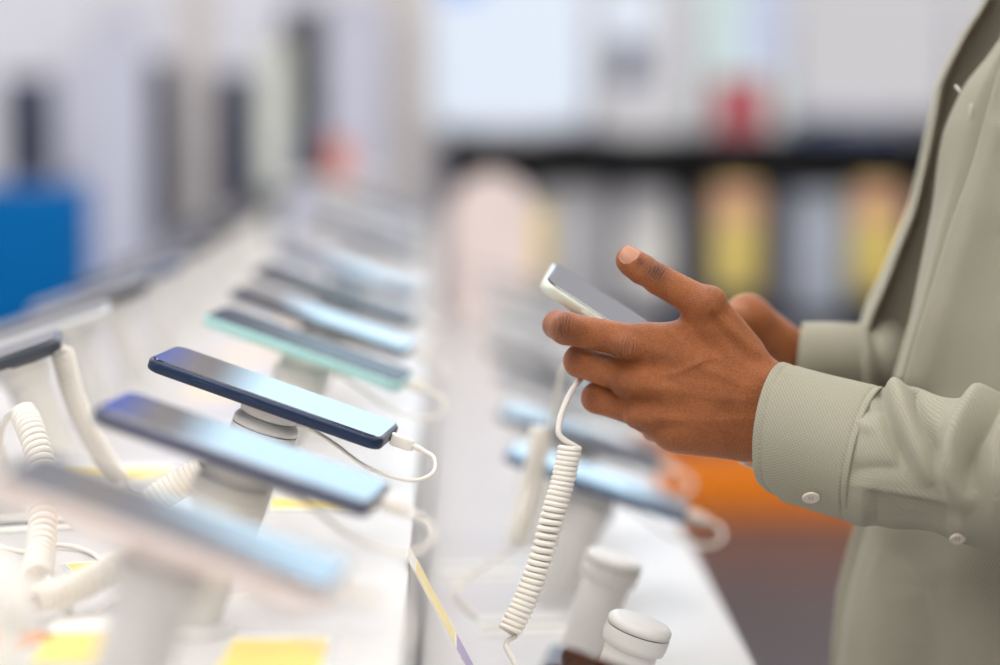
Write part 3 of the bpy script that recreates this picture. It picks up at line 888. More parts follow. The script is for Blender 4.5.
for yy in (860, 800, 740, 700, 665, 640, 612, 585, 560, 525, 490, 450, 415, 380, 350, 317, 283, 258, 230, 208, 180, 154, 130, 105, 82, 55, 30, 0, -40, -80, -130, -180, -215, -240):
    zt = P(900, yy, 1.62)[2]
    k = float(np.interp(zt, [1.33, 1.38, 1.43, 1.475], [0, .14, .55, .95]))     # closing in towards the collar
    lo_ = float(np.interp(yy, [330, 560], [0, 1]))
    dn, df_ = 1.615, 1.700
    ne = P(interp(NE, yy), yy, 1.615 + .02 * lo_); nf = P(interp(NF, yy), yy, 1.575 + .035 * lo_)
    fe = P(interp(FE, yy), yy, 1.680)
    zz = ne[2]
    lean = np.interp(zz, [.75, 1.0, 1.3, 1.45], [.0, .0, .02, .03])
    neck = np.array([.54, 1.68])
    def q(xx, yyy, kk=k):
        v = np.array([xx + lean, yyy]); v = v * (1 - kk) + (neck + (v - neck) * .45) * kk
        return np.array([v[0], v[1], zz])
    xs = float(np.clip(nf[0] + .05, .33, .47))
    w_ = float(np.interp(yy, [380, 450], [0, 1]))
    ed = nf * (1 - w_) + ne * w_
    row = [ed + np.array([.0025, .010, 0]), ed + np.array([-.0004, .0035, 0]), ed + np.array([.003, -.003, 0]), np.array([ed[0] + .016 - .008 * w_, ed[1] - .014 - .020 * w_, zz]), q(xs * (1 - w_) + (ed[0] + .040) * w_, 1.528 + .022 * w_), q(.415 - .03 * w_, 1.508), q(.49, 1.505), q(.575, 1.530), q(.628, 1.61), q(.628, 1.75), q(.575, 1.830), q(.49, 1.852), q(.415, 1.842),
           np.array([max(fe[0] + .045, .36), 1.805, zz]), np.array([fe[0] + .012, 1.748, zz]), fe, fe + np.array([.006, .003, 0]), np.array([fe[0] * .5 + ne[0] * .5 + .004, 1.698, zz]), np.array([ne[0] + .030, 1.695, zz])]
    bands.append((ne, nf, zz))
    rows.append(row)
rows = np.array(rows)
A = np.stack([spline(r, 190) for r in rows], 0)
A = np.stack([spline(A[:, j], 240) for j in range(A.shape[1])], 1)
# soft drape folds on the hanging cloth
n = np.cross(np.gradient(A, axis=1), np.gradient(A, axis=0)); n /= np.linalg.norm(n, axis=2, keepdims=True) + 1e-12
cc = np.array([.50, 1.68]); 
if ((A[..., :2] - cc) * n[..., :2]).sum() < 0: n = -n
x, y = proj(A.reshape(-1, 3)); x = x.reshape(A.shape[:2]); y = y.reshape(A.shape[:2])
near = (A[..., 1] < 1.60)
disp = np.zeros(A.shape[:2])
for poly, w, h in (([(905, 560), (925, 590), (930, 640), (925, 690)], 22, -.006), ([(960, 570), (985, 610), (1000, 665)], 26, .006), ([(870, 545), (880, 600), (878, 665)], 14, .003),
                   ([(1000, 130), (975, 215), (945, 310), (925, 380)], 12, .003), ([(1000, 240), (985, 310), (975, 390)], 20, -.004)):
    disp += h * np.exp(-(seg_dist(x, y, poly) / w) ** 2) * near
A = A + n * disp[..., None]
trunk = grid_mesh('shirt', A, M_shirt, False, .0016)
# front band with the buttonholes, coming out from under the folded front
B = [[ne + np.array([0, .004, 0]), ne + np.array([.0006, .0005, 0]), ne * .65 + nf * .35 + np.array([0, -.002, 0]), ne * .3 + nf * .7 + np.array([0, .002, 0]), nf + np.array([.012, .006, 0])] for ne, nf, zz in bands[13:]]
B = np.stack([spline(r, 24) for r in B], 0); B = np.stack([spline(B[:, j], 140) for j in range(24)], 1)
placket = grid_mesh('front_band', B, M_shirt, False, .0018)
ring = []
for i in range(9):
    t = i / 8; zc = 1.455 + .045 * math.sin(t * PI)
    rr = 1 + .10 * math.sin(t * PI)
for_c = []
for k in range(5):
    kk = k / 4; rad = .078 + .010 * math.sin(kk * PI); zc = 1.44 + .045 * min(1, kk * 1.6) - (.03 * max(0, kk - .6) / .4)
    rad += .020 * max(0, kk - .5) / .5
    for_c.append([np.array([.54 - rad * math.cos(a) * 1.05, 1.68 + rad * math.sin(a), zc - .045 * max(0, math.cos(a)) ** 2]) for a in np.linspace(.5, 2 * PI - .5, 60)])
grid_mesh('collar', np.array(for_c), M_shirt, False, .002)

def button(c, nrm, r=.0056):
    nrm = np.asarray(nrm, float); nrm /= np.linalg.norm(nrm)
    Mx = Vector((0, 0, 1)).rotation_difference(Vector(nrm)).to_matrix()
    o = MB().lathe([(.0045, 0), (r, .0005), (r, .0014), (r * .88, .0020), (r * .74, .0015), (r * .5, .0014)], 24, c=np.asarray(c) - BASE, M=Mx)
    b = o.build('button', M_button, person)
    hs = MB()
    for a in range(4):
        p = Mx @ Vector((.0013 * math.cos(a * PI / 2 + .78), .0013 * math.sin(a * PI / 2 + .78), .00145))
        hs.lathe([(.00045, 0), (.00045, .0001)], 8, c=np.asarray(c) - BASE + np.array(p[:]), M=Mx)
    hs.build('button_hole', M_gap, b)
    return b
button(P(811, 496.5, 1.4585), (-.05, -.70, -.70))
button(P(957.5, 537.5, 1.428), (-.05, -.70, -.70), .0050)
M_stitch = mat('pale_stitch', sr(214, 210, 196), 0.7, noise=0.05)
for a, b in ((P(971.5, 104, 1.590), P(969.5, 121, 1.592)), (P(955, 85, 1.606), P(961, 93, 1.600))):
    d_ = (b - a); MB().tube([a + d_ * t - BASE for t in (0, .1, .5, .9, 1)], [.0004, .0010, .0011, .0010, .0004], 6).build('buttonhole', M_stitch, person)
# trousers, shoes, hair
M_trouser = mat('charcoal_trousers', sr(52, 54, 60), 0.8, noise=0.08, nscale=200)
M_shoe = mat('black_shoe', sr(30, 28, 28), 0.4, noise=0.08)
M_hair = mat('black_hair', sr(22, 18, 17), 0.7, noise=0.2, nscale=400, bump=0.8, bscale=500)
def trouser_field(G):
    o = cone(G, (.46, 1.68, .92), (.46, 1.68, .88), .120, .120)
    for s in (-1, 1):
        yk = 1.68 + s * .082
        o = smin(o, cone(G, (.46, yk, .86), (.44, yk + s * .01, .48), .084, .076), .03)
        o = smin(o, cone(G, (.44, yk + s * .01, .48), (.465, yk + s * .025, .10), .076, .066), .02)
    return o
lo_t = np.array([.28, 1.44, .05]); hi_t = np.array([.64, 1.92, 1.08])
Vt, Ft = surface_nets(trouser_field(grid(lo_t, hi_t, .011)), lo_t, .011)
pchild('trousers', relax(Vt, Ft, 1), Ft, M_trouser)
for s in (-1, 1):
    yk = 1.68 + s * .110
    def shoe_field(G):
        o = cone(G, (.475, yk, .062), (.36, yk + s * .02, .045), .046, .038)
        o = smin(o, cone(G, (.475, yk, .06), (.47, yk, .11), .044, .050), .02)
        return np.maximum(o, -(G[..., 2] - .001))
    lo_s = np.array([.28, yk - .10, -.01]); hi_s = np.array([.56, yk + .10, .18])
    Vs, Fs = surface_nets(shoe_field(grid(lo_s, hi_s, .006)), lo_s, .006)
    pchild('shoe', relax(Vs, Fs, 1), Fs, M_shoe)
def hair_field(G):
    o = ellip(G, HC + [.018, 0, .038], (.100, .081, .096))
    cut = (G - (HC + [-.050, 0, .062])) @ np.array([-.72, 0, -.69], np.float32)
    return np.maximum(o, cut)
lo_k = HC - [.13, .11, .10]; hi_k = HC + [.14, .11, .16]
Vk, Fk = surface_nets(hair_field(grid(lo_k, hi_k, .0045)), lo_k, .0045)
pchild('hair', Vk, Fk, M_hair)
M_eye = mat('eye_white', sr(230, 224, 216), 0.2, noise=0.02); M_iris = mat('dark_iris', sr(40, 24, 16), 0.1, noise=0.1)
for s in (-1, 1):
    e = HC + np.array([-.0715, s * .033, .001])
    ob = MB().lathe([(.0113 * math.sin(a), -.0113 * math.cos(a)) for a in np.linspace(.05, PI - .05, 10)], 16, c=e - BASE).build('eye', M_eye, person)
    MB().lathe([(.005, 0), (.0045, .0008), (.002, .0012)], 16, c=e + np.array([-.0108, 0, -.001]) - BASE, M=Matrix.Rotation(-PI / 2, 3, 'Y')).build('iris', M_iris, ob)

# ------------------------------------------------------------------ the phone in the hands
nearL = P(537, 290, 1.545)                       # lower near corner at its far end
axL = np.array([math.cos(math.radians(33)), -.06, -math.sin(math.radians(33))]); axL /= np.linalg.norm(axL)
axW = np.array([.17, .97, .07]); axW -= axL * (axW @ axL); axW /= np.linalg.norm(axW)
axN = np.cross(axL, axW)
ctr = nearL + axL * PL / 2 + axW * PW / 2 + axN * PT / 2
Mh = Matrix(((axL[0], axW[0], axN[0]), (axL[1], axW[1], axN[1]), (axL[2], axW[2], axN[2]))).to_4x4()
hp = dup(protoP, 'pale green framed phone held in both hands', ctr, (0, 0, 0), None, {'body': M_ph['green'], 'side_button': M_ph['green'], 'camera_bump': M_ph['green']})
hp.rotation_euler = Mh.to_euler()
pk = P(600, 366, 1.556)
# ------------------------------------------------------------------ coiled cords
coiled_cord('sharp cream coiled cord hanging from the phone held in the hands',
            [P(570, 447, 1.505), P(563, 480, 1.503), P(553, 515, 1.500), P(540, 560, 1.497), P(526, 598, 1.494), P(509, 632, 1.490)], 33, .0062, .0019,
            tail_a=[P(561, 437, 1.503), P(559, 425, 1.505), P(565, 404, 1.510), P(578, 382, 1.522), P(600, 362, 1.552)],
            tail_b=[P(506, 644, 1.490), P(512, 658, 1.485), P(530, 690, 1.48), P(575, 742, 1.46)])
coiled_cord('blurred cream coiled cord hanging behind the sharp one',
            [P(542, 428, 1.80), P(537, 455, 1.80), P(530, 490, 1.80), P(522, 520, 1.79), P(516, 540, 1.79)], 26, .0066, .0021,
            tail_a=[P(552, 420, 1.79), P(557, 395, 1.76), P(566, 366, 1.68), P(590, 358, 1.60), P(610, 364, 1.575)], tail_b=[P(500, 556, 1.79), P(470, 575, 1.78), P(455, 595, 1.76), P(478, 620, 1.765)])
coiled_cord('cream coiled cord standing in a loop beside the cream framed phone',
            [P(24, 414, 1.52), P(33, 436, 1.50), P(42, 470, 1.48), P(43, 515, 1.45), P(40, 552, 1.41), P(36, 580, 1.36)], 28, .0072, .0022,
            tail_a=[P(12, 412, 1.54), P(2, 430, 1.56), P(-4, 470, 1.58), P(-20, 528, 1.555)], tail_b=[P(44, 597, 1.36), P(70, 610, 1.32)])
coiled_cord('thick cream coiled cord lying under the cream framed phone',
            [P(36, 600, 1.29), P(74, 588, 1.31), P(116, 566, 1.34), P(150, 548, 1.37), P(180, 536, 1.39)], 22, .0070, .0021,
            tail_a=[P(20, 602, 1.29), P(4, 606, 1.30)], tail_b=[P(205, 540, 1.38)])
coiled_cord('short tightly wound cream cord between the slate grey and cream phones',
            [P(152, 502, 1.50), P(170, 490, 1.50), P(188, 479, 1.50), P(206, 470, 1.50)], 11, .0078, .0024,
            tail_a=[P(140, 512, 1.50), P(120, 525, 1.50)], tail_b=[P(222, 474, 1.50), P(240, 478, 1.50), P(256, 474, 1.47)])
coiled_cord('pale coiled cord hanging from the graphite phone across the shelf',
            [P(62, 352, 1.63), P(72, 392, 1.64), P(86, 425, 1.65), P(102, 456, 1.67), P(116, 478, 1.69)], 30, .0062, .0020,
            tail_a=[P(56, 346, 1.62)], tail_b=[P(130, 492, 1.70), P(160, 500, 1.70)])
coiled_cord('strongly blurred cream coiled cord beside the orange printed card',
            [P(-24, 566, .98), P(4, 585, .97), P(16, 612, .96), P(8, 645, .96), P(-6, 680, .95)], 24, .0068, .0021,
            tail_a=[P(-30, 560, .98)], tail_b=[P(-6, 720, .98), P(-20, 760, 1.0)])
# wire of the held phone showing below the hand
t = thing('charging_cable', 'cream cable loop showing between the hand and the shirt cuff', 'cable', P(740, 460, 1.56))
o_ = P(740, 460, 1.56)
w = spline([ctr + axL * (PL / 2 + .001) - o_, ctr + axL * (PL / 2 + .02) - o_, P(745, 432, 1.585) - o_, P(728, 448, 1.565) - o_, P(738, 459, 1.553) - o_, P(752, 466, 1.552) - o_, P(775, 468, 1.57) - o_, P(790, 440, 1.60) - o_], 60)
MB().tube(w, .0015, 8).build('wire', M_cord, t)
MB().rslab(.0085, .0045, .0021, [(0.0003, 0), (0, .001), (0, .012), (.001, .0155)]).build('plug', M_cord, t).matrix_local = \
    Matrix.Translation(Vector(ctr + axL * (PL / 2 + .0006) - o_)) @ Mh @ Matrix.Rotation(PI / 2, 4, 'Y')

# black phone on the lower shelf just in front of the empty stands
place_set(.124, 1.208, ZR, hR, 'black', 'black phone corner on the lower shelf in front of the empty stand', cable=False)

# loose wires on the raised shelf
def loose_wire(label, pts, r=.0016):
    q = []
    for px, py, lift in pts:
        z_ = ZL + r + lift; d_ = (CAMZ - z_) * FPX / (py - 90.0); q.append(P(px, py, d_))
    b_ = q[0].copy(); t = thing('loose_cable', label, 'cable', b_)
    MB().tube(spline([k - b_ for k in q], 60), r, 8).build('wire', M_cord, t)
    e = [k - b_ for k in q[:2]]; dr = (e[1] - e[0]) / np.linalg.norm(e[1] - e[0])
    MB().tube([e[0] - dr * .012, e[0] - dr * .002, e[0] + dr * .004], [.0026, .0026, .0018], 8).build('cable_end', M_cord, t)
loose_wire('cream cable curving over the shelf below the slate grey phone', [(96, 500, 0), (130, 486, .004), (165, 474, .01), (205, 470, .012), (235, 480, .004), (262, 500, 0)])
loose_wire('cream cable curling beside the printed cards', [(100, 612, 0), (130, 590, .003), (170, 585, .006), (205, 600, .003), (250, 596, 0)])
loose_wire('cream cable lying along the shelf beside the cord loop', [(2, 548, 0), (30, 552, .002), (62, 545, .003), (96, 556, .002), (120, 590, 0)])

# ------------------------------------------------------------------ price cards
def price_card(label, px, py, w, l, rz, z=None, bands=((0, .62, 'y'), (.64, .98, 'w')), tilt=0.0, group=None):
    z = ZL if z is None else z
    d = (CAMZ - z) * FPX / (py - 90.0)
    p = P(px, py, d); p[2] = z
    t = thing('price_card', label, 'price card', p, (0, 0, rz), group)
    MB().box(-w / 2, w / 2, -l / 2, l / 2, 0.0006, .0022, .0004).build('card', M_card, t)
    cm = {'y': M_yellow, 'w': M_card, 'o': M_orange, 'p': M_purple, 'd': M_print, 'b': M_buff}
    for a, b, c in bands:
        MB().box(-w / 2 + .001, w / 2 - .001, -l / 2 + a * l, -l / 2 + b * l, .0022, .0025).build('printed_band', cm[c], t, smooth=False)
    MB().box(-w / 2 - .002, w / 2 + .002, -l / 2 - .002, l / 2 + .002, 0, .0006).build('clear_base', M_acryl, t, smooth=False)
    if tilt: t.rotation_euler = (tilt, 0, rz)
    return t
price_card('yellow price card beside the post of the cream framed phone', 92, 648, .052, .110, .03)
price_card('yellow price card with pale strip in front of the cream phone stand', 276, 664, .054, .085, -.03, bands=((0, .85, 'y'),))
price_card('yellow price card half under the slate grey phone', 322, 508, .075, .050, .1, bands=((.12, .9, 'y'),))
price_card('yellow price card between coiled cords beneath the slate grey phone', 118, 476, .085, .070, .1)
price_card('white and orange price card under the thick coiled cord', 138, 574, .080, .060, .35, bands=((.1, .4, 'o'), (.45, .9, 'y')))
price_card('orange printed card beside the blurred coiled cord', 2, 650, .045, .050, -.3, bands=((.05, .6, 'o'), (.65, .95, 'o')))
price_card('white card with dark lettering bars beside the cord loop', 22, 528, .060, .050, .3, bands=((.35, .45, 'd'), (.55, .62, 'd')))
price_card('small yellow card under the coil between two phones', 210, 492, .080, .045, .05, bands=((.1, .9, 'y'),))
for k, (px, py) in enumerate(((240, 395), (268, 358), (300, 330), (330, 312), (345, 292), (352, 276), (366, 264))):
    price_card('buff price card lying beside the phones along the raised shelf', px, py, .11, .08, .05, bands=((.05, .95, 'b'),), group='cards along the raised shelf')
for k, (px, py) in enumerate(((522, 634), (478, 578))):
    price_card('white price card with a dark bar on the lower shelf', px, py, .07, .05, .1, z=ZR, bands=((.4, .55, 'd'),), group='cards on the lower shelf')
# card leaning on the edge of the raised shelf
top = np.array([XE + .0015, 1.46, ZL + .002]); bot = np.array([.046, 1.46, ZR + .0005])
dv = top - bot; ln = np.linalg.norm(dv)
t = thing('price_card', 'long yellow and purple printed card leaning against the raised shelf', 'price card', bot, (0, math.atan2(dv[0], dv[2]), 0))
MB().box(-.0004, .0004, -.020, .020, 0, ln + .006).build('card', M_card, t, smooth=False)
for a, b, m_ in ((.05, .35, M_paley), (.36, .60, M_purple), (.62, .97, M_paley)):
    MB().box(.0004, .0008, -.019, .019, a * ln, b * ln).build('printed_band', m_, t, smooth=False)

# ------------------------------------------------------------------ sign at the end of the lower shelf
M_blush = mat('blush_board', sr(238, 222, 218), 0.5, noise=0.02)
M_redp = mat('red_print', sr(206, 60, 70), 0.6, noise=0.04)
t = thing('shelf_sign', 'round topped blush white sign at the far end of the lower shelf', 'sign', (P(492, 200, 4.15)[0], 4.15, ZR))
prof = [(-.075, .012), (.075, .012)] + [(.075 * math.cos(a), .205 + .075 * math.sin(a)) for a in np.linspace(0, PI, 14)]
MB().stack([[(x_, -.006, z_) for x_, z_ in prof], [(x_, .006, z_) for x_, z_ in prof]]).build('board', M_blush, t, smooth=False)
MB().box(-.06, .06, -.035, .035, 0, .012, .003).build('foot', M_white_plastic, t)
t = thing('shelf_sign', 'yellow price sign standing next to the blush white sign', 'sign', (P(524, 200, 4.25)[0], 4.25, ZR))
MB().box(-.045, .045, -.004, .004, .09, .215, .003).build('board', M_yellow, t)
MB().box(-.006, .006, -.004, .004, .008, .09).build('stem', M_white_plastic, t)
MB().box(-.04, .04, -.03, .03, 0, .008, .002).build('foot', M_white_plastic, t)

# ------------------------------------------------------------------ shop background
BY = 6.85                                           # front of the shelving by the back wall
def xz(px, py, d): p = P(px, py, d); return p[0], p[2]
def emat(name, rgb, s):
    return mat(name, (.02, .02, .02, 1), 0.35, emit=sr(*rgb), estr=s, noise=0.02)
M_black = mat('black_shelf', sr(9, 9, 10), 0.7, spec=0.2, noise=0.1)
M_dark = mat('dark_cabinet', sr(104, 104, 120), 0.5, noise=0.1, nscale=4)
M_greybox = mat('pale_grey_carton', sr(205, 204, 208), 0.6, noise=0.04, nscale=5)
M_kick = mat('orange_kickboard', sr(255, 140, 30), 0.35, noise=0.04, nscale=4)
M_slate = mat('slate_blue_box', sr(70, 84, 120), 0.5, noise=0.1, nscale=6)
M_peach = mat('peach_print', sr(236, 178, 150), 0.6, noise=0.05, nscale=5)
xa, zt_ = xz(442, 137, BY); xb, zb_ = xz(1130, 180, BY)
sh = thing('shelving_unit', 'long black topped shelving unit with orange kickboard by the back wall', 'shelving', ((xa + xb) / 2, BY + .2, 0))
hw = (xb - xa) / 2
MB().box(-hw, hw, -.20, .20, zb_, zt_, .004).build('top_board', M_black, sh)
MB().box(-hw, hw, -.17, .19, .56, .60, .003).build('shelf_board', M_black, sh)
MB().box(-hw, hw, .17, .19, .20, zb_).build('back_panel', M_dark, sh, smooth=False)
MB().box(-hw, hw, -.18, .18, 0, .20, .003).build('kickboard', M_kick, sh)
for k in range(5):
    xx = -hw + .02 + k * (2 * hw - .04) / 4
    MB().box(xx - .015, xx + .015, -.17, .17, .20, zb_).build('upright', M_dark, sh, smooth=False)
def carton(label, px0, px1, py0, z0, d, m, dep=.25, stripe=None):
    x0, z1 = xz(px0, py0, d); x1, _ = xz(px1, py0, d)
    t = thing('carton', label, 'box', ((x0 + x1) / 2, d + dep / 2, z0))
    w2 = (x1 - x0) / 2; hgt = z1 - z0
    MB().box(-w2, w2, -dep / 2, dep / 2, 0, hgt, .003).build('carton_body', m, t)
    if stripe: MB().box(-w2 + .01, w2 - .01, -dep / 2 - .001, -dep / 2, hgt * .25, hgt * .7).build('printed_band', stripe, t, smooth=False)
    MB().box(-.012, .012, -dep / 2 - .0006, dep / 2, hgt - .0004, hgt + .0006).build('tape', M_card, t, smooth=False)
    return t
dS = BY + .05
carton('large pale grey carton under the black shelf top', 536, 600, 186, .60, dS, M_greybox)
carton('pale grey carton beside the large one under the black shelf top', 606, 672, 190, .60, dS, M_greybox, stripe=M_card)
carton('pale blue grey carton between the two yellow price boards', 795, 848, 192, .60, dS, mat('pale_blue_carton', sr(190, 198, 212), .6, noise=.05))
carton('dark slate carton behind the yellow price boards', 690, 785, 196, .60, BY + .12, M_dark, dep=.2)
carton('white carton on the low shelf under the grey ones', 545, 640, 320, .20, dS, M_greybox)
carton('dark blue carton on the low shelf', 660, 760, 318, .20, dS, M_slate)
carton('black carton on the low shelf by the upright', 775, 880, 322, .20, dS, M_dark)
carton('pale carton on the low shelf behind the shopper', 890, 960, 318, .20, dS, M_greybox)
carton('slate carton behind the shopper on the middle shelf', 915, 985, 200, .60, dS, M_slate)
for px, lab in ((736, 'yellow price board with peach top hanging before the dark carton'), (876, 'yellow price board with peach top hanging near the shopper')):
    x0, z1 = xz(px - 21, 186, BY - .01); x1, z0 = xz(px + 21, 292, BY - .01)
    t = thing('price_board', lab, 'price board', ((x0 + x1) / 2, BY - .012, z0))
    w2 = (x1 - x0) / 2; h_ = z1 - z0
    MB().box(-w2, w2, -.006, .006, 0, h_, .002).build('board', M_yellow, t)
    MB().box(-w2 + .005, w2 - .005, -.0075, -.006, h_ * .68, h_ * .97).build('printed_band', M_peach, t, smooth=False)
    MB().box(-w2 * .6, w2 * .6, -.0075, -.006, h_ * .12, h_ * .4).build('printed_band', M_yellow, t, smooth=False)
    for s in (-1, 1):
        MB().tube([(s * w2 * .7, 0, h_), (s * w2 * .7, .0, zb_ - z0)], .002, 6).build('hanger', M_black, t)

def screen(label, px0, px1, py0, py1, d, face, bezel, foot=True, ztop=None, parts=()):
    x0, z1 = xz(px0, py0, d); x1, z0 = xz(px1, py1, d)
    if ztop: z1 = ztop
    t = thing('display_screen', label, 'screen', ((x0 + x1) / 2, d, zt_ if foot else z0))
    w2 = (x1 - x0) / 2; b0 = (z0 - t.location.z) ; b1 = z1 - t.location.z
    MB().box(-w2, w2, -.02, .03, b0, b1, .004).build('housing', bezel, t)
    MB().box(-w2 + .012, w2 - .012, -.022, -.0195, b0 + .015, b1 - .012).build('picture', face, t, smooth=False)
    for (a0, a1, c0, c1, m_) in parts:
        MB().box(-w2 + a0 * 2 * w2, -w2 + a1 * 2 * w2, -.0235, -.022, b0 + c0 * (b1 - b0), b0 + c1 * (b1 - b0)).build('picture_area', m_, t, smooth=False)
    if foot:
        MB().box(-w2 * .5, w2 * .5, -.06, .06, 0, .012, .003).build('foot', bezel, t)
        MB().box(-.03, .03, -.01, .02, .01, b0 + .04).build('neck', bezel, t, smooth=False)
    return t
M_grey_frame = mat('light_grey_bezel', sr(210, 208, 212), 0.5, noise=0.03)
E_pale = emat('lit_pale_blue', (226, 236, 250), 0.85)
E_cyan = emat('lit_white_cyan', (204, 234, 255), 2.7)
E_blue = emat('lit_indigo_blue', (112, 134, 226), 1.6)
E_sky = emat('lit_sky_blue', (150, 178, 240), 0.9)
E_grey = emat('lit_grey_white', (214, 212, 216), 0.74)
E_red = emat('lit_red', (206, 84, 96), 0.55)
E_mint = emat('lit_pale_mint', (214, 234, 232), 0.75)
E_lav = emat('lit_lavender', (206, 214, 240), 0.75)
screen('tall pale blue lit screen standing on the black shelf', 428, 588, -40, 130, BY + .18, E_pale, M_grey_frame, parts=((.08, .34, .78, .97, E_sky),))
screen('grey white screen with dark figure beside the tall pale blue one', 594, 692, -30, 134, BY + .20, E_grey, M_grey_frame, parts=((.20, .52, .30, .55, M_slate), (.1, .6, .6, .9, E_pale)))
screen('pale mint screen with a red base picture on the black shelf', 698, 786, -30, 134, BY + .18, E_mint, M_grey_frame, parts=((.15, .80, .03, .34, E_red), (.5, .95, .4, .95, E_lav)))
screen('wide grey white screen on the black shelf near the shopper', 792, 948, -40, 118, BY + .20, E_grey, M_grey_frame, parts=())
screen('white screen on the black shelf behind the shopper', 956, 1090, -40, 118, BY + .20, E_grey, M_grey_frame)
carton('low dark blue box in front of the wide grey screen', 798, 905, 124, zt_, BY + .02, M_slate, dep=.12)
carton('small dark red box in front of the mint screen', 706, 768, 132, zt_, BY + .02, mat('dark_red_box', sr(110, 44, 50), .5, noise=.05), dep=.1)
def wallscreen(label, x0, x1, z0, z1, face, bez):
    t = thing('wall_screen', label, 'screen', ((x0 + x1) / 2, WY - .03, z0))
    w2 = (x1 - x0) / 2
    MB().box(-w2, w2, -.02, .03, 0, z1 - z0, .004).build('housing', bez, t)
    MB().box(-w2 + .012, w2 - .012, -.022, -.0195, .014, z1 - z0 - .012).build('picture', face, t, smooth=False)
wallscreen('big glowing white cyan screen high on the back wall', .03, 1.25, 1.78, 2.9, E_cyan, M_grey_frame)
wallscreen('big glowing indigo screen high on the back wall', -1.1, -.03, 1.78, 2.9, E_blue, M_grey_frame)

# left side of the shop
def upright(name, label, cat, px0, px1, py0, d, m, dep=.12, py1=None, m2=None):
    x0, z1 = xz(px0, py0, d); x1, _ = xz(px1, py0, d)
    z0 = 0 if py1 is None else xz(px0, py1, d)[1]
    t = thing(name, label, cat, ((x0 + x1) / 2, d, 0)); w2 = (x1 - x0) / 2
    return t, w2, z1
def banner(label, px0, px1, py0, d, m, m2):
    t, w2, z1 = upright('roll_up_banner', label, 'banner', px0, px1, py0, d, m)
    MB().box(-w2 - .01, w2 + .01, -.06, .06, 0, .05, .008).build('base', M_grey_frame, t)
    MB().box(-w2, w2, -.003, .003, .05, z1).build('panel', m, t, smooth=False)
    MB().box(-w2, w2, -.012, .012, z1, z1 + .02, .004).build('top_rail', M_grey_frame, t)
    MB().tube([(0, .02, .05), (0, .02, z1)], .008, 8).build('pole', M_grey_frame, t)
    MB().box(-w2 * .8, w2 * .8, -.0045, -.003, z1 * .55, z1 * .75).build('printed_area', m2, t, smooth=False)
def speaker(label, px0, px1, py0, d, m):
    t, w2, z1 = upright('tower_speaker', label, 'speaker', px0, px1, py0, d, m)
    MB().box(-w2, w2, -.10, .10, .03, z1, .006).build('cabinet', m, t)
    MB().box(-w2 - .01, w2 + .01, -.11, .11, 0, .03, .004).build('plinth', M_black, t)
    for k in range(3):
        r = w2 * .7; zc = z1 - .12 - k * (.06 + 2 * r)
        MB().lathe([(r, 0), (r, .006), (r * .85, .008), (r * .3, .002)], 24, c=(0, -.10, zc), M=Matrix.Rotation(PI / 2, 3, 'X')).build('driver', M_black, t)
M_lavw = mat('lavender_white', sr(208, 211, 228), 0.6, noise=0.03, nscale=3)
M_beige = mat('warm_grey_pillar', sr(216, 210, 206), 0.7, noise=0.02, nscale=3)
M_navy = mat('dark_navy', sr(46, 54, 84), 0.6, noise=0.08, nscale=3)
M_char = mat('charcoal', sr(70, 68, 76), 0.6, noise=0.08, nscale=3)
M_blue = mat('bright_blue', sr(0, 100, 168), 0.8, spec=0.1, noise=0.04, nscale=3)
M_greenw = mat('greenish_white', sr(222, 226, 216), 0.6, noise=0.03, nscale=3)
M_olive = mat('olive_print', sr(110, 116, 84), 0.6, noise=0.05, nscale=3)
for k, (p0, p1, d) in enumerate(((180, 214, 6.2), (386, 428, 6.4))):
    x0, _ = xz(p0, 100, d); x1, _ = xz(p1, 100, d)
    struct(sharp(MB().box(x0, x1, d, d + (x1 - x0), 0, 3.6, .006).build('trim_%d' % (k + 1), M_beige)))
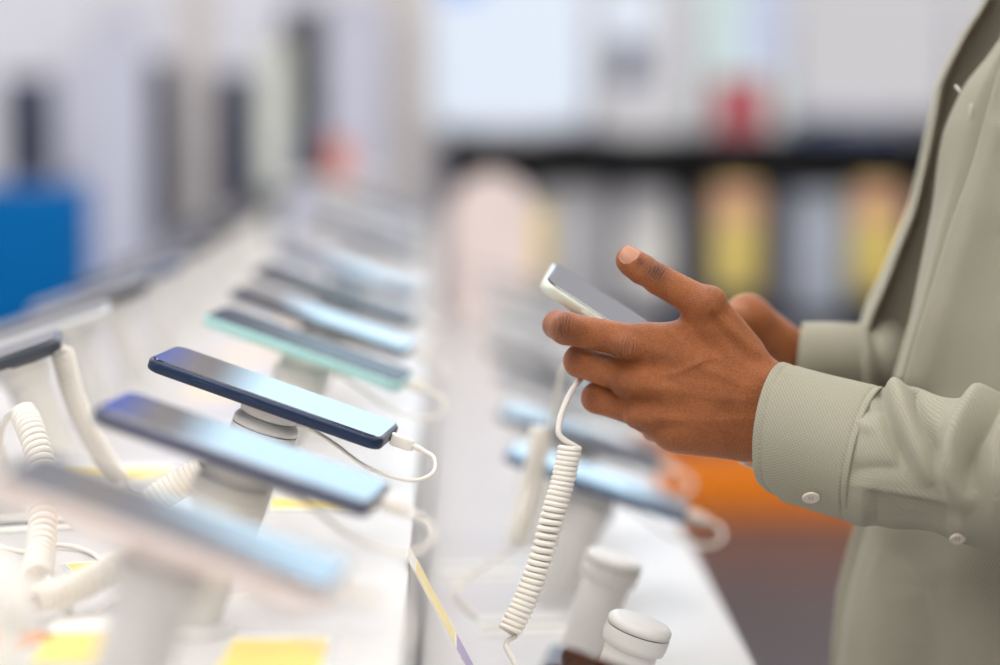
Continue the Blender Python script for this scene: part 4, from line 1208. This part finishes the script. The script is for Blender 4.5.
banner('lavender white roll-up banner next to the warm grey pillar', 88, 146, 20, 5.9, M_lavw, M_lavw)
banner('greenish white roll-up banner between dark cabinets', 256, 290, 42, 5.6, M_greenw, M_olive)
banner('wide lavender white banner beside the far pillar', 328, 384, 4, 6.3, M_lavw, M_lavw)
banner('pale banner left of the bright blue cube', 58, 84, 60, 6.85, M_lavw, M_olive)
speaker('charcoal tower speaker between banner and pillar', 147, 172, 58, 6.2, M_char)
speaker('dark navy tower speaker beside the pillar', 217, 254, 72, 6.3, M_navy)
speaker('navy tower speaker above the bright blue cube', 10, 48, 76, 6.4, M_navy)
speaker('charcoal tower speaker behind the greenish banner', 284, 324, 6, 6.5, M_char)
x0, z1 = xz(-60, 188, 4.9); x1, _ = xz(70, 188, 4.9)
t = thing('promotion_cube', 'bright blue display cube behind the table', 'display cube', ((x0 + x1) / 2, 5.05, 0)); w2 = (x1 - x0) / 2
MB().box(-w2, w2, -.15, .15, .04, z1, .008).build('cube_body', M_blue, t)
MB().box(-w2 + .02, w2 - .02, -.13, .13, 0, .04).build('plinth', M_black, t, smooth=False)
MB().box(-w2 + .03, w2 - .03, -.12, .12, z1, z1 + .006, .002).build('top_plate', M_slate, t)
x0, z1 = xz(280, 168, 5.2); x1, _ = xz(380, 168, 5.2)
t = thing('display_counter', 'low pale counter with red and blue boxes at the end of the table', 'counter', ((x0 + x1) / 2, 5.35, 0)); w2 = (x1 - x0) / 2
MB().box(-w2, w2, -.15, .15, .05, z1 - .05, .006).build('body', M_lavw, t)
MB().box(-w2 - .01, w2 + .01, -.16, .16, z1 - .05, z1 - .025, .004).build('worktop', M_white_top, t)
MB().box(-w2 + .03, w2 - .03, -.13, .13, 0, .05).build('plinth', M_dark, t, smooth=False)
carton('small navy box on the pale counter', 288, 318, 130, z1 - .025, 5.25, M_navy, dep=.1)
carton('small peach red box on the pale counter', 326, 352, 138, z1 - .025, 5.25, mat('salmon_box', sr(216, 140, 124), .5, noise=.05), dep=.1)
